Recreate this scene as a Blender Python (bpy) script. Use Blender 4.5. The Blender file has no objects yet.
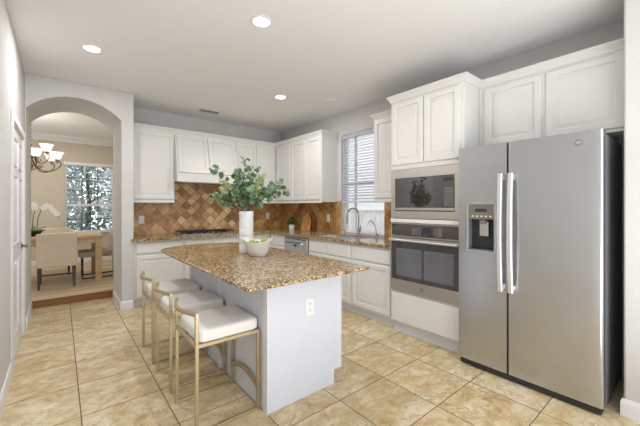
import bpy, bmesh, math, random
from mathutils import Vector, Matrix
random.seed(7)
scene = bpy.context.scene
C = scene.collection
S = 1.35                      # camera height in metres; plan measures below are multiples of it
PI = math.pi

# ------------------------------------------------------------------ camera, world, lights, exposure
cam_d = bpy.data.cameras.new('camera'); cam = bpy.data.objects.new('camera', cam_d); C.objects.link(cam)
cam.location = (0, 0, S)
cam.rotation_euler = (PI/2, 0, -math.atan2(260, 317))
cam_d.sensor_width = 36; cam_d.lens = 317/640*36
cam_d.shift_y = -7/640
cam_d.clip_start = 0.02; cam_d.clip_end = 200
scene.camera = cam

w = bpy.data.worlds.new('world'); scene.world = w; w.use_nodes = True
bg = w.node_tree.nodes['Background']
bg.inputs[0].default_value = (0.95, 0.975, 1.0, 1); bg.inputs[1].default_value = 1.75

def area(name, loc, rot, sx, sy, power, col=(1,1,1)):
    d = bpy.data.lights.new(name, 'AREA'); d.shape = 'RECTANGLE'; d.size = sx; d.size_y = sy
    d.energy = power; d.color = col
    o = bpy.data.objects.new(name, d); C.objects.link(o); o.location = loc; o.rotation_euler = rot
    return o
area('fill_behind_camera', (0.9, -2.6, 1.7), (math.radians(90), 0, 0), 3.4, 2.2, 18, (0.94, 0.97, 1.0))  # unseen fill lamp added behind the camera to lift the interior
area('ceiling_uplight_fill', (0.6, -0.9, 0.35), (math.radians(172), 0, 0), 3.0, 2.0, 80, (0.95, 0.975, 1.0))  # uplight added out of view to brighten the ceiling
area('overhead_fill_behind_camera', (0.8, -1.2, 2.70), (0, 0, 0), 2.6, 2.0, 12, (0.97, 0.98, 1.0))  # overhead fill lamp added behind the camera, out of view
area('dining_overhead_fill', (-0.2, 7.2, 2.74), (0, 0, 0), 2.0, 1.8, 13, (1.0, 0.97, 0.92))  # fill lamp added under the dining ceiling to brighten that room
area('dining_side_fill', (-1.85, 7.0, 1.4), (math.radians(90), 0, math.radians(-90)), 1.6, 1.8, 18, (0.97, 0.98, 1.0))  # unseen fill lamp added in front of the solid left dining wall

vs = scene.view_settings
vs.view_transform = 'Standard'; vs.look = 'None'; vs.exposure = 0.23; vs.gamma = 1; vs.use_curve_mapping = False

# ------------------------------------------------------------------ node materials
def lin(c):
    return tuple(((v/255)/12.92 if v/255 <= 0.04045 else (((v/255)+0.055)/1.055)**2.4) for v in c)
class NT:
    def __init__(s, name):
        s.m = bpy.data.materials.new(name); s.m.use_nodes = True
        s.t = s.m.node_tree; s.b = s.t.nodes['Principled BSDF']
    def n(s, typ, **kw):
        nd = s.t.nodes.new(typ)
        for k, v in kw.items():
            if k.startswith('i_'): nd.inputs[int(k[2:])].default_value = v
            else: setattr(nd, k, v)
        return nd
    def l(s, a, b): s.t.links.new(a, b)
    def obj(s):
        return s.n('ShaderNodeTexCoord').outputs['Object']
    def ramp(s, fac, stops, interp='LINEAR'):
        r = s.n('ShaderNodeValToRGB'); r.color_ramp.interpolation = interp
        e = r.color_ramp.elements
        while len(e) < len(stops): e.new(0.5)
        for k, (p, c) in enumerate(stops):
            e[k].position = p; e[k].color = (*c, 1)
        s.l(fac, r.inputs[0]); return r.outputs[0]
    def mix(s, fac, a, b, mode='MIX'):
        m = s.n('ShaderNodeMix', data_type='RGBA', blend_type=mode)
        for sock, v in ((0, fac), (6, a), (7, b)):
            if hasattr(v, 'type') or hasattr(v, 'is_output'): s.l(v, m.inputs[sock])
            elif isinstance(v, (int, float)): m.inputs[sock].default_value = v
            else: m.inputs[sock].default_value = (*v, 1)
        return m.outputs[2]
    def math(s, op, a, b=None):
        m = s.n('ShaderNodeMath', operation=op)
        for k, v in ((0, a), (1, b)):
            if v is None: continue
            if isinstance(v, (int, float)): m.inputs[k].default_value = v
            else: s.l(v, m.inputs[k])
        return m.outputs[0]
    def noise(s, vec, scale, detail=4, rough=0.55, dist=0):
        n = s.n('ShaderNodeTexNoise'); s.l(vec, n.inputs['Vector'])
        n.inputs['Scale'].default_value = scale; n.inputs['Detail'].default_value = detail
        n.inputs['Roughness'].default_value = rough; n.inputs['Distortion'].default_value = dist
        return n.outputs['Fac']
    def bump(s, h, strength=0.2, dist=0.01):
        b = s.n('ShaderNodeBump'); b.inputs['Strength'].default_value = strength
        b.inputs['Distance'].default_value = dist
        s.l(h, b.inputs['Height']); s.l(b.outputs[0], s.b.inputs['Normal'])
def simple(name, col, rough=0.5, metal=0.0, noise=0.04, nscale=8, bump=0, bscale=200, spec=None, coat=0):
    t = NT(name); c = lin(col); v = t.obj()
    f = t.noise(v, nscale, 3)
    t.l(t.ramp(f, [(0.3, tuple(x*(1-noise) for x in c)), (0.7, tuple(min(1, x*(1+noise)) for x in c))]), t.b.inputs['Base Color'])
    t.b.inputs['Roughness'].default_value = rough; t.b.inputs['Metallic'].default_value = metal
    if spec is not None: t.b.inputs['Specular IOR Level'].default_value = spec
    if coat: t.b.inputs['Coat Weight'].default_value = coat
    if bump: t.bump(t.noise(v, bscale, 2), bump, 0.004)
    return t.m
M = {}
M['wall'] = simple('greige_wall_paint', (205, 204, 202), 0.85, bump=0.25, bscale=130, noise=0.015)
M['arch'] = M['wall']
M['ceiling'] = simple('ceiling_paint', (236, 236, 237), 0.95, bump=0.2, bscale=110, noise=0.01)
M['beige'] = simple('beige_dining_paint', (200, 191, 174), 0.85, noise=0.015)
M['trim'] = simple('white_trim_paint', (228, 228, 231), 0.4, noise=0.01)
M['cab'] = simple('white_cabinet_paint', (224, 223, 220), 0.38, noise=0.012, bump=0.05, bscale=60)
M['island'] = simple('cool_white_island_paint', (214, 218, 230), 0.45, noise=0.012)
M['toe'] = simple('toe_kick_paint', (222, 224, 230), 0.5)
M['dark'] = simple('dark_plastic', (28, 28, 30), 0.4)
M['blackgrate'] = simple('cast_iron', (24, 23, 24), 0.55, bump=0.2)
M['side'] = simple('fridge_side_grey', (120, 120, 126), 0.45, noise=0.03)
M['gold'] = simple('champagne_brushed_metal', (196, 180, 148), 0.38, 0.8, noise=0.05, nscale=30)
M['leather'] = simple('white_leatherette', (236, 234, 231), 0.42, noise=0.02, bump=0.12, bscale=260)
M['ceramic'] = simple('white_glazed_ceramic', (238, 238, 240), 0.22, noise=0.01)
M['plate'] = simple('white_plastic', (236, 236, 234), 0.35, noise=0.005)
M['slot'] = simple('grey_slot', (120, 120, 124), 0.5)
M['chrome'] = simple('satin_nickel', (172, 172, 174), 0.22, 1.0, noise=0.03)
M['handle'] = simple('bright_aluminium', (222, 222, 224), 0.33, 0.75, noise=0.02)
M['linen'] = simple('beige_linen', (214, 200, 178), 0.9, noise=0.04, bump=0.3, bscale=300)
M['taupe'] = simple('taupe_seat_fabric', (176, 162, 142), 0.9, noise=0.05)
M['espresso'] = simple('espresso_stained_wood', (56, 36, 27), 0.4, noise=0.2, nscale=20)
M['blackmetal'] = simple('black_metal', (38, 34, 34), 0.4, 0.6)
M['bronze'] = simple('aged_bronze_iron', (92, 74, 58), 0.5, 0.5, noise=0.3, nscale=40)
M['pewter'] = simple('pewter_lever', (120, 120, 118), 0.3, 1.0)
M['leafA'] = simple('eucalyptus_leaf', (94, 120, 88), 0.55, noise=0.5, nscale=22)
M['leafB'] = simple('young_eucalyptus_leaf', (140, 152, 104), 0.55, noise=0.45, nscale=22)
M['stem'] = simple('brown_stem', (112, 96, 70), 0.7, noise=0.2)
M['potleaf'] = simple('herb_leaf', (72, 112, 52), 0.6, noise=0.4, nscale=30)
M['treeleaf'] = simple('tree_leaf', (136, 150, 146), 0.6, noise=0.5, nscale=6)
M['treeleaf2'] = simple('pale_tree_leaf', (196, 206, 208), 0.6, noise=0.4, nscale=6)
M['bark'] = simple('bark', (92, 80, 72), 0.9, noise=0.3)
M['petal'] = simple('white_petal', (250, 248, 244), 0.6, noise=0.02)
M['bud'] = simple('orchid_bud', (150, 120, 110), 0.6, noise=0.2)
M['darkbowl'] = simple('dark_bronze_bowl', (62, 54, 40), 0.35, 0.3, noise=0.2)
M['lime'] = simple('lime_skin', (150, 162, 44), 0.4, noise=0.25, nscale=30, bump=0.3)
M['fence'] = simple('white_washed_fence', (236, 236, 238), 0.7, noise=0.12, nscale=5)
M['siding'] = simple('pale_siding', (240, 241, 244), 0.7, noise=0.05)
M['soil'] = simple('lawn_ground', (120, 126, 96), 0.95, noise=0.3)
M['blind'] = simple('white_blind_slat', (232, 234, 238), 0.5, noise=0.01)
M['mullion'] = simple('dark_window_bar', (86, 90, 96), 0.5)
M['grout'] = simple('grille_black', (40, 40, 44), 0.5)

_n = M['blind'].node_tree; _p = _n.nodes['Principled BSDF']; _tr = _n.nodes.new('ShaderNodeBsdfTranslucent'); _tr.inputs[0].default_value = (0.9, 0.92, 0.95, 1)
_mx = _n.nodes.new('ShaderNodeMixShader'); _mx.inputs[0].default_value = 0.5
_n.links.new(_p.outputs[0], _mx.inputs[1]); _n.links.new(_tr.outputs[0], _mx.inputs[2]); _n.links.new(_mx.outputs[0], _n.nodes['Material Output'].inputs[0])
def stainless(name, col, rough=0.28, axis=2):
    t = NT(name); v = t.obj()
    mp = t.n('ShaderNodeMapping'); t.l(v, mp.inputs[0])
    sc = [2, 2, 2]; sc[axis] = 160
    mp.inputs['Scale'].default_value = sc
    f = t.noise(mp.outputs[0], 1.5, 3)
    c = lin(col)
    t.l(t.ramp(f, [(0.3, tuple(x*0.98 for x in c)), (0.7, tuple(x*1.02 for x in c))]), t.b.inputs['Base Color'])
    t.b.inputs['Metallic'].default_value = 0.92; t.b.inputs['Roughness'].default_value = rough
    t.bump(f, 0.012, 0.002)
    return t.m
def wavy_steel():
    m = stainless('gently_wavy_stainless_steel', (190, 191, 194), 0.27); nt = m.node_tree
    tc = nt.nodes.new('ShaderNodeTexCoord'); mp = nt.nodes.new('ShaderNodeMapping'); mp.inputs['Scale'].default_value = (0.5, 0.7, 3.2)
    no = nt.nodes.new('ShaderNodeTexNoise'); no.inputs['Scale'].default_value = 1.3; no.inputs['Detail'].default_value = 1
    b = nt.nodes.new('ShaderNodeBump'); b.inputs['Strength'].default_value = 0.35; b.inputs['Distance'].default_value = 0.012
    nt.links.new(tc.outputs['Object'], mp.inputs[0]); nt.links.new(mp.outputs[0], no.inputs['Vector']); nt.links.new(no.outputs['Fac'], b.inputs['Height'])
    nt.links.new(b.outputs[0], nt.nodes['Principled BSDF'].inputs['Normal'])
    return m
M['fridge'] = wavy_steel()
M['steel'] = stainless('brushed_stainless_steel', (188, 190, 194), 0.32)
M['steel2'] = stainless('warm_stainless_steel', (204, 200, 194), 0.38)

t = NT('dark_oven_glass')
t.b.inputs['Base Color'].default_value = (*lin((60, 58, 60)), 1); t.b.inputs['Roughness'].default_value = 0.04
t.b.inputs['Specular IOR Level'].default_value = 1.0; t.b.inputs['Coat Weight'].default_value = 1.0; t.b.inputs['Coat IOR'].default_value = 1.6
f = t.noise(t.obj(), 3, 2); t.l(t.ramp(f, [(0.3, lin((46, 42, 42))), (0.7, lin((54, 49, 48)))]), t.b.inputs['Base Color'])
M['glassdark'] = t.m
t = NT('grey_painted_oven_reflection'); f = t.noise(t.obj(), 3, 2); t.l(t.ramp(f, [(0.3, lin((92, 92, 98))), (0.7, lin((104, 104, 110)))]), t.b.inputs['Base Color'])  # paler grey carries the room's reflection in its colour
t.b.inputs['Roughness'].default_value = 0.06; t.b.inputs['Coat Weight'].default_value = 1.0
M['glassreflect'] = t.m
t = NT('display_glow'); t.b.inputs['Base Color'].default_value = (0.02, 0.03, 0.05, 1)
M['display'] = t.m

t = NT('window_glass')
t.t.nodes.remove(t.b)
g = t.n('ShaderNodeBsdfGlossy'); g.inputs['Roughness'].default_value = 0.02
tr = t.n('ShaderNodeBsdfTransparent'); fr = t.n('ShaderNodeFresnel'); mx = t.n('ShaderNodeMixShader')
fr.inputs[0].default_value = 1.35
t.l(fr.outputs[0], mx.inputs[0]); t.l(tr.outputs[0], mx.inputs[1]); t.l(g.outputs[0], mx.inputs[2])
t.l(mx.outputs[0], t.t.nodes['Material Output'].inputs[0])
M['glass'] = t.m

def emissive(name, col, s):
    t = NT(name); t.b.inputs['Emission Color'].default_value = (*col, 1); t.b.inputs['Emission Strength'].default_value = s
    return t.m
M['lamp'] = emissive('lit_lamp_lens', (1, 0.98, 0.95), 5)
M['shade'] = emissive('lit_frosted_glass_shade', (1, 0.95, 0.88), 0.75)

# granite
def granite(name):
    t = NT(name); v = t.obj()
    vo = t.n('ShaderNodeTexVoronoi'); t.l(v, vo.inputs['Vector']); vo.inputs['Scale'].default_value = 88
    sep = t.n('ShaderNodeSeparateColor'); t.l(vo.outputs['Color'], sep.inputs[0])
    big = t.noise(v, 14, 4, 0.6)
    f = t.math('ADD', t.math('MULTIPLY', sep.outputs[0], 0.78), t.math('MULTIPLY', t.math('SUBTRACT', big, 0.4), 0.6))
    col = t.ramp(f, [(0.06, lin((54, 40, 28))), (0.24, lin((110, 82, 48))), (0.44, lin((158, 124, 72))), (0.68, lin((190, 160, 106))), (0.92, lin((222, 208, 182)))])
    v2 = t.n('ShaderNodeTexVoronoi'); t.l(v, v2.inputs['Vector']); v2.inputs['Scale'].default_value = 150
    s2 = t.n('ShaderNodeSeparateColor'); t.l(v2.outputs['Color'], s2.inputs[0])
    sp = t.math('GREATER_THAN', s2.outputs[1], 0.86)
    col = t.mix(sp, col, lin((78, 62, 52)))
    sp2 = t.math('GREATER_THAN', s2.outputs[2], 0.92)
    col = t.mix(sp2, col, lin((190, 186, 180)))
    t.l(col, t.b.inputs['Base Color']); t.b.inputs['Roughness'].default_value = 0.16
    return t.m
M['granite'] = granite('golden_brown_granite')

# floor tile and diagonal wall tile share one cell scheme
def tiled(name, ax, rot, size, off, grout_w, stops, grout_col, rough, vein=None, cellamt=0.5, noisescale=6, bumpy=0.3):
    t = NT(name); v = t.obj()
    sp = t.n('ShaderNodeSeparateXYZ'); t.l(v, sp.inputs[0])
    U, W = sp.outputs[ax[0]], sp.outputs[ax[1]]
    if rot:
        c = math.cos(PI/4)
        a = t.math('MULTIPLY', t.math('ADD', U, W), c); b = t.math('MULTIPLY', t.math('SUBTRACT', U, W), c)
    else: a, b = U, W
    a = t.math('DIVIDE', t.math('SUBTRACT', a, off[0]), size[0]); b = t.math('DIVIDE', t.math('SUBTRACT', b, off[1]), size[1])
    fa, fb = t.math('FLOOR', a), t.math('FLOOR', b)
    ra, rb = t.math('SUBTRACT', a, fa), t.math('SUBTRACT', b, fb)
    ea = t.math('MINIMUM', ra, t.math('SUBTRACT', 1.0, ra)); eb = t.math('MINIMUM', rb, t.math('SUBTRACT', 1.0, rb))
    e = t.math('MINIMUM', ea, eb)
    gm = t.math('LESS_THAN', e, grout_w/2/size[0])
    cb = t.n('ShaderNodeCombineXYZ'); t.l(fa, cb.inputs[0]); t.l(fb, cb.inputs[1])
    wn = t.n('ShaderNodeTexWhiteNoise', noise_dimensions='3D'); t.l(cb.outputs[0], wn.inputs['Vector'])
    # every tile samples its own patch of the stone
    ofs = t.n('ShaderNodeVectorMath', operation='MULTIPLY_ADD'); t.l(wn.outputs['Color'], ofs.inputs[0]); ofs.inputs[1].default_value = (9, 9, 9); t.l(v, ofs.inputs[2])
    vv = ofs.outputs[0]
    mp = t.n('ShaderNodeMapping'); t.l(vv, mp.inputs[0]); mp.inputs['Rotation'].default_value = (0, 0, 0.5); mp.inputs['Scale'].default_value = (0.9, 1.3, 1)
    n1 = t.noise(mp.outputs[0], noisescale, 10, 0.74, 0.5)
    sepc = t.n('ShaderNodeSeparateColor'); t.l(wn.outputs['Color'], sepc.inputs[0])
    f = t.math('ADD', n1, t.math('MULTIPLY', t.math('SUBTRACT', sepc.outputs[0], 0.5), cellamt))
    col = t.ramp(f, stops)
    if vein:
        n2 = t.noise(mp.outputs[0], 4.0, 12, 0.66, 0.5)
        d = t.math('ABSOLUTE', t.math('SUBTRACT', n2, 0.5))
        m1 = t.math('MULTIPLY', t.math('LESS_THAN', d, 0.012), t.math('GREATER_THAN', n1, 0.44))
        d2 = t.n('ShaderNodeMapRange'); t.l(d, d2.inputs[0]); d2.inputs[1].default_value = 0.0; d2.inputs[2].default_value = 0.020; d2.inputs[3].default_value = 0.8; d2.inputs[4].default_value = 0.0
        k = t.n('ShaderNodeMapRange'); t.l(n1, k.inputs[0]); k.inputs[1].default_value = 0.42; k.inputs[2].default_value = 0.58
        col = t.mix(t.math('MULTIPLY', d2.outputs[0], k.outputs[0]), col, vein)
    col = t.mix(gm, col, grout_col)
    t.l(col, t.b.inputs['Base Color'])
    t.l(t.math('ADD', rough, t.math('MULTIPLY', gm, 0.4)), t.b.inputs['Roughness'])
    hh = t.math('SUBTRACT', t.math('MULTIPLY', n1, 0.15), gm)
    t.bump(hh, bumpy, 0.003)
    return t.m
M['floor'] = tiled('travertine_floor_tile', (0, 1), False, (0.345*S, 0.343*S), (0.078*S, 1.197*S), 0.007,
    [(0.26, lin((150, 118, 76))), (0.38, lin((190, 162, 116))), (0.48, lin((208, 188, 148))), (0.58, lin((220, 206, 174))), (0.74, lin((232, 224, 204)))],
    lin((122, 102, 78)), 0.3, vein=lin((132, 100, 66)), cellamt=0.07, noisescale=6.0, bumpy=0.25)
TS = [(0.14, lin((128, 94, 64))), (0.36, lin((164, 124, 84))), (0.52, lin((190, 150, 104))), (0.68, lin((212, 178, 132))), (0.88, lin((228, 202, 164)))]
M['tile_small'] = tiled('small_diagonal_tumbled_tile', (0, 2), True, (0.112, 0.112), (0.03, 0.02), 0.007, TS, lin((140, 104, 68)), 0.45, cellamt=0.6, noisescale=9)
M['tile_big_x'] = tiled('large_diagonal_tumbled_tile', (0, 2), True, (0.155, 0.155), (0.05, 0.06), 0.006, TS, lin((150, 116, 78)), 0.4, cellamt=0.36, noisescale=9)
TS2 = [(0.2, lin((122, 82, 44))), (0.40, lin((164, 118, 70))), (0.54, lin((190, 146, 92))), (0.72, lin((210, 172, 118))), (0.9, lin((226, 196, 148)))]
M['tile_big_y'] = tiled('golden_diagonal_tumbled_tile', (1, 2), True, (0.155, 0.155), (0.05, 0.06), 0.006, TS2, lin((160, 118, 72)), 0.4, cellamt=0.30, noisescale=9)
M['tile_gold_x'] = tiled('golden_diagonal_tumbled_tile_back', (0, 2), True, (0.155, 0.155), (0.05, 0.06), 0.006, TS2, lin((160, 118, 72)), 0.4, cellamt=0.30, noisescale=9)

def wood(name, c1, c2, axis=0, scale=18, rough=0.45, plank=None):
    t = NT(name); v = t.obj(); mp = t.n('ShaderNodeMapping'); t.l(v, mp.inputs[0])
    sc = [1, 1, 1]; sc[axis] = 0.08
    mp.inputs['Scale'].default_value = sc
    f = t.noise(mp.outputs[0], scale, 6, 0.6, 0.8)
    col = t.ramp(f, [(0.3, lin(c1)), (0.7, lin(c2))])
    if plank:
        sp = t.n('ShaderNodeSeparateXYZ'); t.l(v, sp.inputs[0])
        a = t.math('DIVIDE', sp.outputs[plank[0]], plank[1]); fl = t.math('FLOOR', a); r = t.math('SUBTRACT', a, fl)
        wn = t.n('ShaderNodeTexWhiteNoise', noise_dimensions='1D'); t.l(fl, wn.inputs['W'])
        hv = t.n('ShaderNodeMapRange'); t.l(wn.outputs['Value'], hv.inputs[0]); hv.inputs[3].default_value = 0.82; hv.inputs[4].default_value = 1.1
        col = t.mix(1.0, col, hv.outputs[0], 'MULTIPLY')
        col = t.mix(t.math('LESS_THAN', r, 0.03), col, lin((120, 92, 62)))
    t.l(col, t.b.inputs['Base Color']); t.b.inputs['Roughness'].default_value = rough
    return t.m
M['woodfloor'] = wood('blond_wood_plank_floor', (196, 174, 140), (222, 202, 172), 0, 14, 0.4, (1, 0.13))
M['riser'] = wood('oak_step_riser', (118, 76, 36), (156, 104, 54), 0, 30, 0.4)
M['tablewood'] = wood('pale_oak_table', (188, 156, 112), (216, 188, 146), 0, 20, 0.45)
M['board'] = wood('acacia_board', (150, 88, 38), (236, 186, 116), 2, 26, 0.4)
for nd in M['board'].node_tree.nodes:
    if nd.type == 'MAPPING': nd.inputs['Rotation'].default_value = (0.7, 0, 0)
M['board2'] = wood('dark_acacia_board', (104, 56, 26), (150, 88, 44), 2, 30, 0.4)

# ------------------------------------------------------------------ mesh helpers
def wloc(p):
    v = Vector((0, 0, 0))
    while p: v += Vector(p.location); p = p.parent
    return v
class MB:
    """collects geometry in world coordinates, builds ONE mesh object"""
    def __init__(s): s.bm = bmesh.new()
    def quadbox(s, P):
        vs_ = [s.bm.verts.new(p) for p in P]
        for f in ((0,1,2,3),(4,5,6,7),(0,1,5,4),(1,2,6,5),(2,3,7,6),(3,0,4,7)):
            s.bm.faces.new([vs_[i] for i in f])
        return s
    def box(s, x0, x1, y0, y1, z0, z1):
        return s.quadbox([(x0,y0,z0),(x1,y0,z0),(x1,y1,z0),(x0,y1,z0),(x0,y0,z1),(x1,y0,z1),(x1,y1,z1),(x0,y1,z1)])
    def prism(s, pts, d):
        """pts: 3D polygon, d: extrusion vector"""
        a = [s.bm.verts.new(p) for p in pts]; b = [s.bm.verts.new(Vector(p)+Vector(d)) for p in pts]
        s.bm.faces.new(a); s.bm.faces.new(list(reversed(b)))
        for i in range(len(a)):
            j = (i+1) % len(a); s.bm.faces.new((a[i], a[j], b[j], b[i]))
        return s
    def rings(s, rings, cap0=True, cap1=True, closed=False):
        R = [[s.bm.verts.new(p) for p in r] for r in rings]
        n = len(R[0]); rr = list(zip(R, R[1:]))
        if closed: rr.append((R[-1], R[0]))
        for A, B in rr:
            for i in range(n):
                j = (i+1) % n; s.bm.faces.new((A[i], A[j], B[j], B[i]))
        if not closed:
            if cap0: s.bm.faces.new(list(reversed(R[0])))
            if cap1: s.bm.faces.new(R[-1])
        return s
    def tube(s, pts, r, seg=10, square=False, closed=False, ref=None):
        pts = [Vector(p) for p in pts]; n = len(pts)
        rad = r if isinstance(r, (list, tuple)) else [r]*n
        rings = []; up = Vector(ref) if ref else None
        if up is None:
            d0 = (pts[1]-pts[0]).normalized(); up = Vector((0,0,1)) if abs(d0.z) < 0.9 else Vector((1,0,0))
        for i in range(n):
            if closed: t1 = pts[(i+1) % n]-pts[i-1]
            elif i == 0: t1 = pts[1]-pts[0]
            elif i == n-1: t1 = pts[-1]-pts[-2]
            else: t1 = (pts[i+1]-pts[i]).normalized()+(pts[i]-pts[i-1]).normalized()
            t1.normalize()
            u = (up - t1*up.dot(t1))
            if u.length < 1e-5: u = t1.orthogonal()
            u.normalize(); v = t1.cross(u); 
            if not ref: up = u
            if square:
                k = rad[i]
                if 0 < i < n-1 and not closed:
                    ang = (pts[i+1]-pts[i]).angle(pts[i]-pts[i-1]); f = 1/max(0.4, math.cos(ang/2))
                else: f = 1
                rings.append([pts[i]+(u*a*f+v*b)*k for a, b in ((1,1),(-1,1),(-1,-1),(1,-1))])
            else:
                rings.append([pts[i]+(u*math.cos(2*PI*q/seg)+v*math.sin(2*PI*q/seg))*rad[i] for q in range(seg)])
        return s.rings(rings, closed=closed)
    def cyl(s, p0, p1, r0, r1=None, seg=20):
        return s.tube([p0, p1], [r0, r1 if r1 is not None else r0], seg)
    def lathe(s, c, prof, seg=32, axis='z', sx=1, sy=1):
        R = []
        for r, h in prof:
            ring = []
            for q in range(seg):
                a = 2*PI*q/seg; x, y = r*math.cos(a)*sx, r*math.sin(a)*sy
                if axis == 'z': ring.append((c[0]+x, c[1]+y, c[2]+h))
                elif axis == 'x': ring.append((c[0]+h, c[1]+x, c[2]+y))
                else: ring.append((c[0]+x, c[1]+h, c[2]+y))
            R.append(ring)
        return s.rings(R)
    def panel(s, P, a0, a1, z0, z1, prof):
        """P(a,z,n) maps face coords; prof: (inset, n) rings from the back edge to the middle"""
        R = []
        for ins, n in prof:
            R.append([P(a0+ins, z0+ins, n), P(a1-ins, z0+ins, n), P(a1-ins, z1-ins, n), P(a0+ins, z1-ins, n)])
        return s.rings(R)
    def sweep(s, path, prof, before=None, after=None):
        """path: XY points, prof: (out, z) polygon; out is to the RIGHT of the walking direction"""
        P = [Vector(p) for p in path]; rings = []
        for i, p in enumerate(P):
            a = P[i-1] if i > 0 else (Vector(before) if before else None)
            b = P[i+1] if i < len(P)-1 else (Vector(after) if after else None)
            nr = lambda d: Vector((d.y, -d.x)).normalized()
            if a is None: m = nr(b-p)
            elif b is None: m = nr(p-a)
            else:
                n1, n2 = nr(p-a), nr(b-p); m = (n1+n2); m = m/(m.dot(n1))
            rings.append([(p.x+m.x*o, p.y+m.y*o, z) for o, z in prof])
        return s.rings(rings)
    def build(s, name, mat, parent=None, bevel=0, smooth=False, label=None, seg=2, subsurf=0, loc=None):
        base = wloc(parent) if parent else (Vector(loc) if loc else Vector((0,0,0)))
        bmesh.ops.recalc_face_normals(s.bm, faces=s.bm.faces[:])
        bmesh.ops.translate(s.bm, verts=s.bm.verts[:], vec=-base)
        me = bpy.data.meshes.new(name); s.bm.to_mesh(me); s.bm.free()
        o = bpy.data.objects.new(name, me); C.objects.link(o)
        me.materials.append(M[mat] if isinstance(mat, str) else mat)
        if parent: o.parent = parent
        elif loc: o.location = loc
        if bevel:
            b = o.modifiers.new('bevel', 'BEVEL'); b.width = bevel; b.segments = seg; b.limit_method = 'ANGLE'; b.angle_limit = math.radians(40)
        if subsurf:
            u = o.modifiers.new('sub', 'SUBSURF'); u.levels = subsurf; u.render_levels = subsurf
        if smooth or bevel or subsurf:
            for p in me.polygons: p.use_smooth = True
            if not subsurf:
                try:
                    me.set_sharp_from_angle(angle=math.radians(38))
                except Exception: pass
        if label: o['label'] = label
        return o
def thing(name, label, cat, loc, group=None, rz=0):
    o = bpy.data.objects.new(name, None); C.objects.link(o); o.empty_display_size = 0.1
    o.location = loc; o.rotation_euler = (0, 0, rz); o['label'] = label; o['category'] = cat
    if group: o['group'] = group
    return o
def tag(o, label, cat, group=None, kind=None):
    o['label'] = label; o['category'] = cat
    if group: o['group'] = group
    if kind: o['kind'] = kind
    return o
def struct(o, label=None):
    o['kind'] = 'structure'
    if label: o['label'] = label
    return o
def copy_tree(o, parent=None):
    c = o.copy(); C.objects.link(c)
    if parent: c.parent = parent
    for ch in [x for x in bpy.data.objects if x.parent == o]: copy_tree(ch, c)
    return c
def faceB(c): return lambda a, z, n: (a, c-n, z)      # faces -Y
def faceR(c): return lambda a, z, n: (c-n, a, z)      # faces -X
def faceL(c): return lambda a, z, n: (c+n, a, z)      # faces +X
DOOR = [(0, 0), (0, 0.013), (0.006, 0.019), (0.052, 0.019), (0.055, 0.006), (0.066, 0.006), (0.086, 0.0165), (0.092, 0.0165)]
DRAW = [(0, 0), (0, 0.010), (0.014, 0.019), (0.02, 0.019)]
def door(parent, P, a0, a1, z0, z1, name='door', mat='cab', g=0.004):
    return MB().panel(P, a0+g, a1-g, z0, z1, DOOR).build(name, mat, parent, bevel=0.0015, seg=1)
def drawer(parent, P, a0, a1, z0, z1, name='drawer', mat='cab', g=0.004):
    return MB().panel(P, a0+g, a1-g, z0, z1, DRAW).build(name, mat, parent)
def arc(c, r, a0, a1, n, f):
    return [f(c[0]+r*math.cos(a0+(a1-a0)*i/n), c[1]+r*math.sin(a0+(a1-a0)*i/n)) for i in range(n+1)]

# ------------------------------------------------------------------ key planes (metres)
XL = -0.226*S; XW = 2.57*S; YB = 4.05*S; YA = 3.56*S; YA2 = 4.16*S; XC = 0.558*S; ZC = 2.10*S
YF = 6.4*S; ZD = 0.094*S; XS = 2.085*S; YS = 0.252*S; YBACK = -2.2*S
XDL = -1.5*S; XDR = 0.92*S

# ------------------------------------------------------------------ structure
struct(MB().box(XL-0.15, XW+0.15, YBACK, YA2, -0.08, 0).build('floor', 'floor'), 'travertine tile floor of the kitchen')
struct(MB().box(XDL-0.1, XDR+0.1, YA2, YF+0.15, -0.08, ZD).build('floor', 'woodfloor'), 'raised blond wood floor of the dining room')
struct(MB().box(-0.217*S, 0.456*S, YA2-0.018, YA2-0.0005, 0.0, ZD-0.022).build('trim_1', 'riser'), 'stained oak riser of the step up to the dining room')
struct(MB().box(-0.217*S, 0.456*S, YA2-0.035, YA2-0.0005, ZD-0.022, ZD+0.002).build('trim_2', 'woodfloor'), 'pale nosing of the dining room step')
struct(MB().box(XL-0.15, XW+0.15, YBACK, YA2, ZC, ZC+0.1).build('ceiling', 'ceiling'))
struct(MB().box(XDL-0.1, XDR+0.1, YA2, YF+0.15, ZC, ZC+0.1).build('ceiling', 'ceiling'), 'dining room ceiling')
# left wall with the door hole
D0, D1, DZ = 2.66*S, 3.40*S, 2.06
m = MB(); m.box(XL-0.15, XL, YBACK, D0, 0, ZC).box(XL-0.15, XL, D0, D1, DZ, ZC).box(XL-0.15, XL, D1, YA2, 0, ZC)
struct(m.build('wall_left', 'wall'))
# arch wall: a thick wall with a segmental arch
ax0, ax1, zs, rise = -0.2175*S, 0.456*S, 1.815*S, 0.150*S
hw = (ax1-ax0)/2; Rr = (hw*hw+rise*rise)/(2*rise); cx = (ax0+ax1)/2; cz = zs+rise-Rr; th = math.asin(hw/Rr)
arcp = [(cx+Rr*math.sin(-th+2*th*i/24), YA, cz+Rr*math.cos(-th+2*th*i/24)) for i in range(25)]
m = MB().prism([(XL, YA, 0), (ax0, YA, 0)] + arcp + [(ax1, YA, 0), (XC, YA, 0), (XC, YA, ZC), (XL, YA, ZC)], (0, YA2-YA, 0))
struct(m.build('wall_arch', 'arch', bevel=0.012), 'thick wall with the arched opening')
struct(MB().box(XC, XW+0.15, YB, YA2, 0, ZC).build('wall_back', 'wall'))
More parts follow.
